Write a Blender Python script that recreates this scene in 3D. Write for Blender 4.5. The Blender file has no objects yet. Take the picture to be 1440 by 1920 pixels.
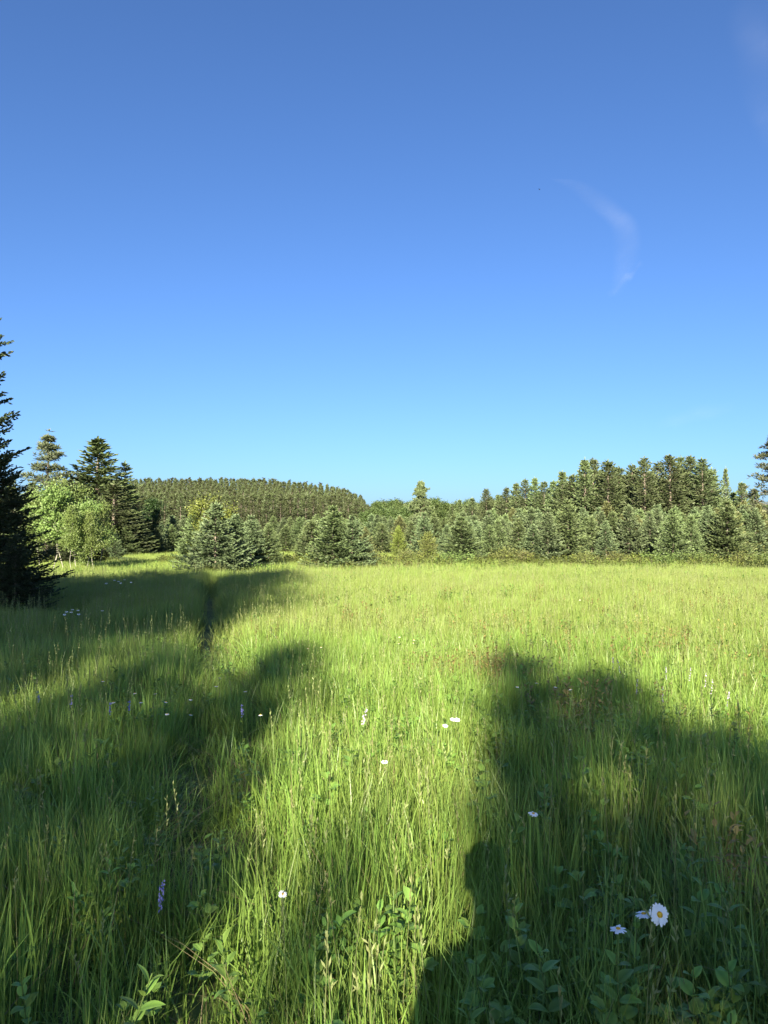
import bpy, math, random
import numpy as np
from mathutils import Vector, Matrix, noise as mnoise

rnd = random.Random(7)
RNG = np.random.default_rng(11)
R = math.radians
scene = bpy.context.scene
COL = scene.collection

# ------------------------------------------------------------------ camera
F, CX, HY, EYE = 1387.0, 720.0, 1000.0, 1.6        # focal length in photo pixels, horizon row, eye height
PITCH = math.atan((HY - 960.0) / F)
cam_d = bpy.data.cameras.new('camera')
cam_d.sensor_fit = 'VERTICAL'; cam_d.sensor_height = 24.0; cam_d.lens = 24.0 * F / 1920.0
cam_d.clip_start = 0.02; cam_d.clip_end = 60000
cam = bpy.data.objects.new('camera', cam_d); COL.objects.link(cam)
cam.location = (0, 0, EYE); cam.rotation_euler = (R(90) + PITCH, 0, 0)
scene.camera = cam

# ------------------------------------------------------------------ sky, sun, exposure
SUN_EL, SUN_AZ = R(23.0), R(6.2)                    # light travels forward and 6 degrees to the right
world = bpy.data.worlds.new('World'); scene.world = world; world.use_nodes = True
wn = world.node_tree; wn.nodes.clear()
sky = wn.nodes.new('ShaderNodeTexSky'); sky.sky_type = 'NISHITA'; sky.sun_disc = False
sky.sun_elevation = SUN_EL; sky.sun_rotation = math.pi + SUN_AZ
sky.air_density = 1.0; sky.dust_density = 2.6; sky.ozone_density = 6.0; sky.altitude = 850
hs = wn.nodes.new('ShaderNodeMix'); hs.data_type = 'RGBA'; hs.blend_type = 'MULTIPLY'; hs.inputs[0].default_value = 1.0; hs.inputs[7].default_value = (0.63, 0.705, 0.82, 1)   # white balance of the air
bg = wn.nodes.new('ShaderNodeBackground'); bg.inputs['Strength'].default_value = 0.05
wo = wn.nodes.new('ShaderNodeOutputWorld')
wn.links.new(sky.outputs[0], hs.inputs[6]); wn.links.new(hs.outputs[2], bg.inputs[0]); wn.links.new(bg.outputs[0], wo.inputs[0])
sun_d = bpy.data.lights.new('sun', 'SUN'); sun_d.energy = 4.2; sun_d.angle = R(0.5); sun_d.color = (1.0, 0.90, 0.70)
sun = bpy.data.objects.new('sun', sun_d); COL.objects.link(sun); sun.location = (-4, -30, 15)
SUNV = Vector((math.sin(SUN_AZ) * math.cos(SUN_EL), math.cos(SUN_AZ) * math.cos(SUN_EL), -math.sin(SUN_EL)))
sun.rotation_euler = SUNV.to_track_quat('-Z', 'Y').to_euler()
scene.view_settings.view_transform = 'Standard'; scene.view_settings.look = 'None'
scene.view_settings.exposure = 2.32; scene.view_settings.gamma = 1.0
scene.view_settings.use_curve_mapping = False
scene.render.engine = 'CYCLES'
scene.cycles.use_denoising = True
scene.cycles.max_bounces = 8; scene.cycles.diffuse_bounces = 6; scene.cycles.transmission_bounces = 4
scene.cycles.transparent_max_bounces = 8; scene.cycles.glossy_bounces = 2
scene.cycles.caustics_reflective = False; scene.cycles.caustics_refractive = False

# ------------------------------------------------------------------ helpers
def smooth(a, b, x):
    t = np.clip((x - a) / (b - a), 0, 1); return t * t * (3 - 2 * t)

def ground_z(x, y):
    x = np.asarray(x, float); y = np.asarray(y, float)
    hill = 10.0 * smooth(168, 262, y) * (1 - smooth(-52, 48, x - (y - 190) * 0.03))
    back = 4.5 * smooth(190, 270, y)
    far = 0.10 * np.sin(x * 0.11 + 1.3) * np.sin(y * 0.083) * smooth(6, 30, y)
    return np.maximum(hill, back) + far

def at(px, py, z=0.0):
    """the place at height z that the photo shows at pixel (px, py)"""
    c = (px - CX) / F; r = -(py - 960.0) / F
    dy = math.cos(PITCH) - r * math.sin(PITCH); dz = math.sin(PITCH) + r * math.cos(PITCH)
    t = (z - EYE) / dz
    return c * t, dy * t

def along(px, d): return (px - CX) / F * d, d
def top_height(py, d): return EYE + (HY - py) / F * d

def tag(o, label=None, cat=None, group=None, kind=None):
    if label: o['label'] = label
    if cat: o['category'] = cat
    if group: o['group'] = group
    if kind: o['kind'] = kind
    return o

def make_mesh(name, V, Q, mats, attrs=None, mat_index=None, smooth_shade=False):
    """V (n,3); Q list of face arrays (m,3) or (m,4)"""
    me = bpy.data.meshes.new(name)
    V = np.asarray(V, np.float32).reshape(-1, 3)
    if not isinstance(Q, (list, tuple)): Q = [Q]
    Q = [np.asarray(q, np.int32) for q in Q if len(q)]
    loops = np.concatenate([q.ravel() for q in Q])
    counts = np.concatenate([np.full(len(q), q.shape[1], np.int32) for q in Q])
    starts = np.concatenate([[0], np.cumsum(counts)[:-1]]).astype(np.int32)
    me.vertices.add(len(V)); me.vertices.foreach_set('co', V.ravel())
    me.loops.add(len(loops)); me.loops.foreach_set('vertex_index', loops)
    me.polygons.add(len(counts)); me.polygons.foreach_set('loop_start', starts)
    if smooth_shade: me.polygons.foreach_set('use_smooth', np.ones(len(counts), bool))
    if mat_index is not None: me.polygons.foreach_set('material_index', np.asarray(mat_index, np.int32))
    for m in (mats if isinstance(mats, (list, tuple)) else [mats]): me.materials.append(m)
    for k, a in (attrs or {}).items():
        at_ = me.attributes.new(k, 'FLOAT', 'POINT'); at_.data.foreach_set('value', np.asarray(a, np.float32))
    me.update(calc_edges=True)
    return me

def obj(name, me, parent=None, loc=(0, 0, 0), col=None):
    o = bpy.data.objects.new(name, me); (col or COL).objects.link(o); o.location = loc
    if parent: o.parent = parent
    return o

def empty(name, loc=(0, 0, 0)):
    o = bpy.data.objects.new(name, None); COL.objects.link(o); o.location = loc; o.empty_display_size = 0.2
    return o

class Geo:
    """gathers vertices, quads, triangles and a 'tip' value for one mesh"""
    def __init__(s): s.V = []; s.Q = []; s.T = []; s.A = []; s.n = 0
    def add(s, V, Q=None, T=None, A=None):
        V = np.asarray(V, float).reshape(-1, 3)
        s.V.append(V)
        if Q is not None and len(Q): s.Q.append(np.asarray(Q) + s.n)
        if T is not None and len(T): s.T.append(np.asarray(T) + s.n)
        s.A.append(np.broadcast_to(np.asarray(0.0 if A is None else A, float), (len(V),)))
        s.n += len(V)
    def mesh(s, name, mat, smooth_shade=False):
        Q = []
        if s.Q: Q.append(np.concatenate(s.Q))
        if s.T: Q.append(np.concatenate(s.T))
        return make_mesh(name, np.concatenate(s.V), Q, mat, {'tip': np.concatenate(s.A)}, smooth_shade=smooth_shade)

def norm(v): return v / (np.linalg.norm(v, axis=-1, keepdims=True) + 1e-9)

def tube(g, pts, radii, sides=6, A=0.0, cap=True):
    pts = np.asarray(pts, float); n = len(pts); radii = np.asarray(radii, float)
    d = norm(np.gradient(pts, axis=0))
    ref = np.where(np.abs(d[:, 2:3]) > 0.9, np.array([[1.0, 0, 0]]), np.array([[0, 0, 1.0]]))
    u = norm(np.cross(d, ref)); v = np.cross(d, u)
    a = np.arange(sides) / sides * 2 * math.pi
    ring = pts[:, None] + radii[:, None, None] * (np.cos(a)[None, :, None] * u[:, None] + np.sin(a)[None, :, None] * v[:, None])
    i = np.arange(n - 1)[:, None] * sides; j = np.arange(sides)[None]; k = (j + 1) % sides
    Q = np.stack([i + j, i + k, i + sides + k, i + sides + j], -1).reshape(-1, 4)
    g.add(ring.reshape(-1, 3), Q=Q, A=A)

def sprays(g, P, D, L, W, A, rng, planes=2, flat=0.0):
    """needle sprays or leaves: crossed kite shaped faces from P along D"""
    n = len(P)
    if n == 0: return
    D = norm(D); L = np.broadcast_to(L, (n,))[:, None]; W = np.broadcast_to(W, (n,))[:, None]
    A = np.broadcast_to(A, (n,))
    rv = rng.normal(size=(n, 3)); rv = rv * (1 - flat) + np.array([0, 0, 1.0]) * flat
    s1 = norm(np.cross(D, rv)); s2 = np.cross(D, s1)
    out = []; att = []
    for s in (s1, s2)[:planes]:
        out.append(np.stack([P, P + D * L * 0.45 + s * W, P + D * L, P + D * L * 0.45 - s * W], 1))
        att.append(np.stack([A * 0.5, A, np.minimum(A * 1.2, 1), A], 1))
    V = np.concatenate(out).reshape(-1, 3); A2 = np.concatenate(att).ravel()
    Q = np.arange(len(V)).reshape(-1, 4)
    g.add(V, Q=Q, A=A2)

# ------------------------------------------------------------------ materials
def new_mat(name):
    m = bpy.data.materials.new(name); m.use_nodes = True; m.node_tree.nodes.clear()
    return m, m.node_tree.nodes, m.node_tree.links

def foliage_mat(name, dark, light, alt=None, rough=0.55, trans=0.25, vary=0.25, nscale=0.6, spec=0.3, alt_scale=0.25, alt_lo=0.5, alt_hi=0.7, tcol=1.0):
    """dark -> light by the 'tip' attribute (old inner growth to fresh ends), patches of alt by world place"""
    m, N, L = new_mat(name)
    out = N.new('ShaderNodeOutputMaterial')
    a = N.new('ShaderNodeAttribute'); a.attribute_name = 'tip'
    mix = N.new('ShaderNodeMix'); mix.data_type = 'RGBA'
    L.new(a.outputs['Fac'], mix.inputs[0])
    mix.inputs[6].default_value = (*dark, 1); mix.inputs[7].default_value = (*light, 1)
    geo = N.new('ShaderNodeNewGeometry'); last = mix.outputs[2]
    if alt:
        t = N.new('ShaderNodeTexNoise'); t.inputs['Scale'].default_value = alt_scale; t.inputs['Detail'].default_value = 5
        t.inputs['Roughness'].default_value = 0.65
        L.new(geo.outputs['Position'], t.inputs['Vector'])
        r = N.new('ShaderNodeMapRange'); r.inputs[1].default_value = alt_lo; r.inputs[2].default_value = alt_hi
        L.new(t.outputs[0], r.inputs[0])
        m2 = N.new('ShaderNodeMix'); m2.data_type = 'RGBA'; L.new(r.outputs[0], m2.inputs[0]); L.new(last, m2.inputs[6])
        m2.inputs[7].default_value = (*alt, 1); last = m2.outputs[2]
    oi = N.new('ShaderNodeObjectInfo')
    t2 = N.new('ShaderNodeTexNoise'); t2.inputs['Scale'].default_value = nscale; t2.inputs['Detail'].default_value = 3
    L.new(geo.outputs['Position'], t2.inputs['Vector'])
    ad = N.new('ShaderNodeMath'); ad.operation = 'ADD'; L.new(oi.outputs['Random'], ad.inputs[0]); L.new(t2.outputs[0], ad.inputs[1])
    mr = N.new('ShaderNodeMapRange'); mr.inputs[1].default_value = 0.2; mr.inputs[2].default_value = 1.8
    mr.inputs[3].default_value = 1 - vary; mr.inputs[4].default_value = 1 + vary
    L.new(ad.outputs[0], mr.inputs[0])
    mh = N.new('ShaderNodeMapRange'); mh.inputs[3].default_value = 0.488; mh.inputs[4].default_value = 0.512
    L.new(oi.outputs['Random'], mh.inputs[0])
    hsv = N.new('ShaderNodeHueSaturation'); L.new(mr.outputs[0], hsv.inputs['Value']); L.new(mh.outputs[0], hsv.inputs['Hue']); L.new(last, hsv.inputs['Color'])
    p = N.new('ShaderNodeBsdfPrincipled'); p.inputs['Roughness'].default_value = rough
    p.inputs['Specular IOR Level'].default_value = spec
    L.new(hsv.outputs[0], p.inputs['Base Color'])
    tr = N.new('ShaderNodeBsdfTranslucent'); L.new(hsv.outputs[0], tr.inputs['Color'])
    ms = N.new('ShaderNodeMixShader'); ms.inputs[0].default_value = trans
    L.new(p.outputs[0], ms.inputs[1]); L.new(tr.outputs[0], ms.inputs[2]); L.new(ms.outputs[0], out.inputs[0])
    return m

def plain_mat(name, col, rough=0.7, col2=None, scale=8.0, stretch=(1, 1, 1), bump=0.0, spec=0.3):
    m, N, L = new_mat(name)
    out = N.new('ShaderNodeOutputMaterial'); p = N.new('ShaderNodeBsdfPrincipled')
    p.inputs['Roughness'].default_value = rough; p.inputs['Specular IOR Level'].default_value = spec
    tc = N.new('ShaderNodeTexCoord'); mp = N.new('ShaderNodeMapping'); mp.inputs['Scale'].default_value = stretch
    t = N.new('ShaderNodeTexNoise'); t.inputs['Scale'].default_value = scale; t.inputs['Detail'].default_value = 6
    L.new(tc.outputs['Object'], mp.inputs[0]); L.new(mp.outputs[0], t.inputs[0])
    mix = N.new('ShaderNodeMix'); mix.data_type = 'RGBA'; mr = N.new('ShaderNodeMapRange')
    mr.inputs[1].default_value = 0.35; mr.inputs[2].default_value = 0.65
    L.new(t.outputs[0], mr.inputs[0]); L.new(mr.outputs[0], mix.inputs[0])
    mix.inputs[6].default_value = (*col, 1); mix.inputs[7].default_value = (*(col2 or [c * 0.7 for c in col]), 1)
    L.new(mix.outputs[2], p.inputs['Base Color'])
    if bump:
        b = N.new('ShaderNodeBump'); b.inputs['Strength'].default_value = bump; b.inputs['Distance'].default_value = 0.02
        L.new(t.outputs[0], b.inputs['Height']); L.new(b.outputs[0], p.inputs['Normal'])
    L.new(p.outputs[0], out.inputs[0])
    return m

M = {}
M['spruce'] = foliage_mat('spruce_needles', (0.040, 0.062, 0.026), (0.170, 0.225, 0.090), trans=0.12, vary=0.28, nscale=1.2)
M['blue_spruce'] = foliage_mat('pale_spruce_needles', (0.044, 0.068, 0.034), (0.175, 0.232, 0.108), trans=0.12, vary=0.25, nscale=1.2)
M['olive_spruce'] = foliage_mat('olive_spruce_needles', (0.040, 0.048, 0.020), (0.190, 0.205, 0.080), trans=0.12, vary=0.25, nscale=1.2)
M['dark_spruce'] = foliage_mat('dark_spruce_needles', (0.014, 0.024, 0.012), (0.050, 0.070, 0.024), trans=0.08, vary=0.2)
M['pine'] = foliage_mat('pine_needles', (0.065, 0.084, 0.040), (0.150, 0.195, 0.080), alt=(0.125, 0.115, 0.065), alt_scale=0.6, alt_lo=0.58, alt_hi=0.8, trans=0.12, vary=0.3, nscale=0.8)
M['plantation'] = foliage_mat('plantation_needles', (0.050, 0.052, 0.032), (0.078, 0.104, 0.036), trans=0.1, vary=0.3, nscale=0.3)
M['white_pine'] = foliage_mat('white_pine_needles', (0.070, 0.080, 0.050), (0.125, 0.145, 0.075), trans=0.12, vary=0.25)
M['aspen'] = foliage_mat('aspen_leaves', (0.10, 0.155, 0.040), (0.210, 0.280, 0.085), trans=0.35, vary=0.3, nscale=1.0, rough=0.45)
M['broadleaf'] = foliage_mat('broad_leaves', (0.045, 0.075, 0.022), (0.110, 0.150, 0.045), trans=0.3, vary=0.3, nscale=0.3)
M['dark_leaf'] = foliage_mat('dark_broad_leaves', (0.015, 0.035, 0.010), (0.040, 0.075, 0.018), trans=0.25, vary=0.25)
M['shade'] = foliage_mat('shade_tree_leaves', (0.10, 0.16, 0.04), (0.20, 0.30, 0.07), trans=0.6, vary=0.2)
M['larch'] = foliage_mat('larch_needles', (0.10, 0.13, 0.025), (0.21, 0.25, 0.055), trans=0.3, vary=0.2)
M['scrub'] = foliage_mat('scrub_leaves', (0.08, 0.10, 0.030), (0.20, 0.22, 0.065), alt=(0.18, 0.16, 0.07), alt_scale=0.6, trans=0.3, vary=0.3)
GR_ALT = (0.30, 0.33, 0.10)
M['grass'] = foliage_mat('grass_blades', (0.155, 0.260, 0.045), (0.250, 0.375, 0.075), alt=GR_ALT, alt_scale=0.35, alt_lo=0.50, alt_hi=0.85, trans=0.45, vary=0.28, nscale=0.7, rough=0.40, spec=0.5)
M['grass_far'] = foliage_mat('far_grass_blades', (0.148, 0.215, 0.042), (0.235, 0.312, 0.070), alt=(0.25, 0.285, 0.09), alt_scale=0.16, alt_lo=0.45, alt_hi=0.8, trans=0.35, vary=0.2, nscale=0.35, rough=0.55, spec=0.3)
M['straw'] = foliage_mat('dry_stems', (0.16, 0.13, 0.06), (0.30, 0.25, 0.13), trans=0.2, vary=0.3)
M['seed'] = foliage_mat('seed_heads', (0.16, 0.19, 0.06), (0.26, 0.29, 0.12), trans=0.3, vary=0.2)
M['herb'] = foliage_mat('herb_leaves', (0.085, 0.16, 0.032), (0.16, 0.28, 0.055), alt=(0.22, 0.28, 0.07), alt_scale=0.7, alt_lo=0.5, alt_hi=0.8, trans=0.35, vary=0.3, nscale=2.0, rough=0.45)
M['leaf'] = foliage_mat('large_leaves', (0.12, 0.23, 0.040), (0.20, 0.33, 0.07), trans=0.35, vary=0.3, nscale=6.0, rough=0.45)
M['sorrel'] = foliage_mat('reddish_weed', (0.14, 0.13, 0.04), (0.30, 0.23, 0.08), trans=0.3, vary=0.3)
M['bark'] = plain_mat('grey_bark', (0.20, 0.165, 0.13), 0.9, (0.11, 0.09, 0.07), 10, (3, 3, 0.6), 0.6)
M['pale_bark'] = plain_mat('pale_aspen_bark', (0.34, 0.33, 0.27), 0.8, (0.18, 0.17, 0.13), 6, (2, 2, 1), 0.3)
M['pine_bark'] = plain_mat('pine_bark', (0.30, 0.21, 0.15), 0.9, (0.18, 0.13, 0.10), 8, (3, 3, 0.6), 0.6)
M['petal'] = plain_mat('white_petals', (0.82, 0.82, 0.80), 0.5, (0.74, 0.75, 0.74), 40)
M['disc'] = plain_mat('yellow_disc', (0.75, 0.45, 0.03), 0.7, (0.60, 0.30, 0.02), 300)
M['stem'] = plain_mat('green_stem', (0.10, 0.16, 0.04), 0.6, (0.08, 0.12, 0.03), 10)
M['violet'] = plain_mat('violet_flowers', (0.16, 0.17, 0.50), 0.5, (0.20, 0.20, 0.45), 60)
M['lilac'] = plain_mat('pale_lilac_flowers', (0.34, 0.30, 0.42), 0.5, (0.40, 0.36, 0.42), 60)

def ground_mat():
    m, N, L = new_mat('meadow_ground'); out = N.new('ShaderNodeOutputMaterial'); p = N.new('ShaderNodeBsdfPrincipled')
    p.inputs['Roughness'].default_value = 0.95; p.inputs['Specular IOR Level'].default_value = 0.1
    geo = N.new('ShaderNodeNewGeometry')
    t = N.new('ShaderNodeTexNoise'); t.inputs['Scale'].default_value = 2.2; t.inputs['Detail'].default_value = 8; t.inputs['Roughness'].default_value = 0.7
    L.new(geo.outputs['Position'], t.inputs[0])
    r = N.new('ShaderNodeValToRGB'); e = r.color_ramp.elements
    e[0].position = 0.35; e[0].color = (0.07, 0.075, 0.03, 1); e[1].position = 0.68; e[1].color = (0.16, 0.20, 0.06, 1)
    L.new(t.outputs[0], r.inputs[0]); L.new(r.outputs[0], p.inputs['Base Color'])
    b = N.new('ShaderNodeBump'); b.inputs['Strength'].default_value = 0.8; b.inputs['Distance'].default_value = 0.05
    L.new(t.outputs[0], b.inputs['Height']); L.new(b.outputs[0], p.inputs['Normal']); L.new(p.outputs[0], out.inputs[0])
    return m

# ------------------------------------------------------------------ ground
def axis(vals): return np.array(sorted(set(np.round(vals, 3))))
xs = axis(np.concatenate([np.linspace(-12, 12, 60), np.linspace(-60, 60, 50), np.linspace(-300, 300, 61), [-6000, -3000, -1500, -700, 700, 1500, 3000, 6000]]))
ys = axis(np.concatenate([np.linspace(-4, 20, 60), np.linspace(20, 100, 50), np.linspace(100, 400, 61), [-3000, -1000, -300, -120, -60, -30, -12, 600, 1000, 2000, 5000, 9000]]))
def rut_depth(x, y):
    d1 = np.abs(x - rut_a(y)); d2 = np.abs(x - rut_b(y))
    return np.exp(-(d1 / 0.24) ** 4) * smooth(24, 17, y) * np.interp(y, [0, 3, 3.6, 5.2, 6.2, 8.2, 9.2], [0.3, 0.4, 0.9, 0.9, 0.45, 0.5, 1.0]), np.exp(-(d2 / 0.14) ** 2) * smooth(18, 12, y)
def rut_a(y): return np.interp(y, [0, 2.5, 4.6, 6.5, 9.2, 13, 17, 24, 32], [-0.5, -0.78, -1.18, -1.55, -2.2, -3.05, -4.0, -5.6, -7.6])
def rut_b(y): return np.interp(y, [0, 3, 4.2, 5.8, 9, 14, 20], [-0.2, -0.62, -0.76, -0.98, -1.85, -2.95, -4.3])
X, Y = np.meshgrid(xs, ys); Z = ground_z(X, Y)
a_, b_ = rut_depth(X, Y); Z = Z - 0.10 * a_ - 0.04 * b_
nx, ny = len(xs), len(ys)
ii = np.arange(ny - 1)[:, None] * nx; jj = np.arange(nx - 1)[None]
Q = np.stack([ii + jj, ii + jj + 1, ii + nx + jj + 1, ii + nx + jj], -1).reshape(-1, 4)
ground = obj('ground', make_mesh('ground', np.stack([X, Y, Z], -1).reshape(-1, 3), Q, ground_mat(), smooth_shade=True))
tag(ground, kind='structure')

# ------------------------------------------------------------------ tree builders
def trunk_geo(g, H, r0, rng, sides=8, lean=0.01, n=10, top=0.97):
    z = np.linspace(-0.1, H * top, n); w = np.cumsum(rng.normal(0, lean, (n, 2)), 0) * H / n; w[0] = 0
    pts = np.column_stack([w, z]); tube(g, pts, r0 * (1 - z.clip(0) / H) ** 0.8 + 0.006, sides)
    return pts

def conifer(name, H, Rad, zb, whorls, per, mat, bark, seed, pw=0.85, up_top=50, up_low=-8, tl=0.36, sl=0.10, sw=0.022, step=0.09,
            twig_step=0.07, jit=0.18, curl=0.15, wood=True, r0=None, bump_shape=None, tipbias=0.0, low_round=0.12, planes=2, flat=0.55, skip=0.0, top_blunt=0.05):
    """spruce: drooping or level flat branches with side twigs clothed in short needle sprays"""
    rng = np.random.default_rng(seed); g = Geo(); w = Geo()
    tp = trunk_geo(w, H, r0 or H * 0.014, rng)
    P, D, A, Ls = [], [], [], []
    for i in range(whorls):
        t = (i + rng.uniform(-0.3, 0.3)) / whorls; t = min(max(t, 0), 0.985)
        z0 = zb + (H * 0.985 - zb) * t
        prof = (1 - t) ** pw + top_blunt
        if t < low_round: prof *= 0.8 + 0.2 * t / low_round
        if bump_shape: prof *= bump_shape(t)
        az0 = rng.uniform(0, 6.28)
        for k in range(per):
            if rng.uniform() < skip: continue
            az = az0 + k * 2 * math.pi / per + rng.normal(0, 0.25)
            Lb = Rad * prof * rng.uniform(1 - jit, 1 + jit); zz = z0 + rng.normal(0, 0.3) * (H - zb) / whorls
            e = R(up_low + (up_top - up_low) * t ** 1.3 + rng.normal(0, 5))
            n = max(3, int(Lb / twig_step) + 2); s = np.linspace(0, 1, n)
            sag = -0.10 * Lb * np.sin(s * math.pi * 0.8) * (1 - t) + curl * Lb * s ** 3 * (1 - t)
            rr = s * Lb * math.cos(e)
            cx = np.interp(zz, tp[:, 2], tp[:, 0]); cy = np.interp(zz, tp[:, 2], tp[:, 1])
            pts = np.column_stack([cx + rr * math.cos(az), cy + rr * math.sin(az), zz + s * Lb * math.sin(e) + sag])
            if wood: tube(w, pts[::max(1, n // 4)], np.linspace(0.012, 0.003, len(pts[::max(1, n // 4)])) * (H / 5) ** 0.6, 3)
            dr = norm(np.gradient(pts, axis=0)); side = np.array([-math.sin(az), math.cos(az), 0])
            start = 0.12 if Lb > 0.4 else 0.0
            # axis sprays
            ids = np.where(s >= start)[0]
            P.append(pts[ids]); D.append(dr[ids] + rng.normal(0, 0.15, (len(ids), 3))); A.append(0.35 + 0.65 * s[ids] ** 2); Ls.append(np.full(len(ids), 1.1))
            for sg in (-1, 1):
                tlen = tl * Lb * (1.02 - s[ids]) ** 0.7 * rng.uniform(0.75, 1.2, len(ids)) + sl * 0.4
                m = np.maximum(1, (tlen / step).astype(int))
                rep = np.repeat(np.arange(len(ids)), m)
                fr = np.concatenate([np.arange(q) / q for q in m]) + rng.uniform(0, 0.5, len(rep)) / m[rep]
                td = norm(dr[ids] * 0.75 + side * sg * 0.9 + np.array([0, 0, -0.12]))
                p = pts[ids][rep] + td[rep] * (tlen[rep] * fr)[:, None]
                d = td[rep] + rng.normal(0, 0.28, (len(rep), 3)) + np.array([0, 0, 0.10])
                p = p + rng.normal(0, 0.012, p.shape); p[:, 2] -= 0.10 * (tlen[rep] * fr) * fr
                P.append(p); D.append(d)
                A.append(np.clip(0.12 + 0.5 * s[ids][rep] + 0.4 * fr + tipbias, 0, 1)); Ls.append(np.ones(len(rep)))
    # leader
    m = 10; zt = np.linspace(H * 0.9, H, m)
    P.append(np.column_stack([np.interp(zt, tp[:, 2], tp[:, 0]), np.interp(zt, tp[:, 2], tp[:, 1]), zt])); D.append(np.tile([0, 0, 1.0], (m, 1)) + rng.normal(0, 0.25, (m, 3))); A.append(np.ones(m)); Ls.append(np.ones(m))
    P = np.concatenate(P); D = np.concatenate(D); A = np.concatenate(A); Ls = np.concatenate(Ls)
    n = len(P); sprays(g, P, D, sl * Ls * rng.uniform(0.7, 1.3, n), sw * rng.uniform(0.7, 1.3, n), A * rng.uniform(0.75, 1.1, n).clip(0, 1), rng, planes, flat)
    return w.mesh(name + '_trunk', bark), g.mesh(name + '_crown', mat)

def pine(name, H, Rad, zb, nb, mat, bark, seed, prof, e_low=10, e_top=55, tuft=14, tl=0.25, tw=0.03, sub=5, r0=None, layers=None, dead=0, tuft_r=0.25):
    """pine: limbs whose ends carry round tufts of long needles"""
    rng = np.random.default_rng(seed); g = Geo(); w = Geo()
    tp = trunk_geo(w, H, r0 or H * 0.013, rng, lean=0.02)
    def limb(z0, az, Lb, e, bend, r):
        s = np.linspace(0, 1, 5); cx = np.interp(z0, tp[:, 2], tp[:, 0]); cy = np.interp(z0, tp[:, 2], tp[:, 1])
        rr = s * Lb * math.cos(e)
        pts = np.column_stack([cx + rr * math.cos(az), cy + rr * math.sin(az), z0 + s * Lb * math.sin(e) + bend * Lb * s * s])
        tube(w, pts, np.linspace(r, r * 0.25, 5), 4); return pts
    for k in range(dead):
        z0 = rng.uniform(0.2 * zb, zb); limb(z0, rng.uniform(0, 6.28), Rad * rng.uniform(0.3, 0.8), R(rng.uniform(-10, 25)), 0.0, 0.018)
    C = []
    for i in range(nb):
        t = (i + 0.5) / nb
        if layers: t = (np.floor(t * layers) + 0.5 + rng.normal(0, 0.10)) / layers
        t = min(max(t, 0.0), 0.985)
        z0 = zb + (H * 0.97 - zb) * t; Lb = Rad * prof(t) * rng.uniform(0.7, 1.15); az = i * 2.4 + rng.normal(0, 0.4)
        e = R(e_low + (e_top - e_low) * t + rng.normal(0, 6))
        pts = limb(z0, az, Lb, e, 0.12, 0.028 * (H / 8) * (1.1 - t))
        for j in range(sub):
            f = rng.uniform(0.45, 1.0) if j else 1.0
            q = np.array([np.interp(f, np.linspace(0, 1, 5), pts[:, c]) for c in range(3)])
            off = rng.normal(0, 1, 3) * np.array([0.22, 0.22, 0.10]) * Lb * (1 if j else 0.1)
            C.append((q + off, f))
    C.append((np.array([tp[-1, 0], tp[-1, 1], H]), 1))
    P, D, A = [], [], []
    for c, f in C:
        n = tuft; d = norm(rng.normal(0, 1, (n, 3)) + np.array([0, 0, 0.8]))
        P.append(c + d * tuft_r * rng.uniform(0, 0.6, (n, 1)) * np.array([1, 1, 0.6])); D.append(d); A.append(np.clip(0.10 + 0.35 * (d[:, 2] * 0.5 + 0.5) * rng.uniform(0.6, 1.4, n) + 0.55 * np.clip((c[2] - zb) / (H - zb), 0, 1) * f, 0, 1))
    P = np.concatenate(P); D = np.concatenate(D); A = np.concatenate(A); n = len(P)
    sprays(g, P, D, tl * rng.uniform(0.7, 1.3, n), tw * rng.uniform(0.7, 1.3, n), A, rng, 2, 0.2)
    return w.mesh(name + '_trunk', bark), g.mesh(name + '_crown', mat)

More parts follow.
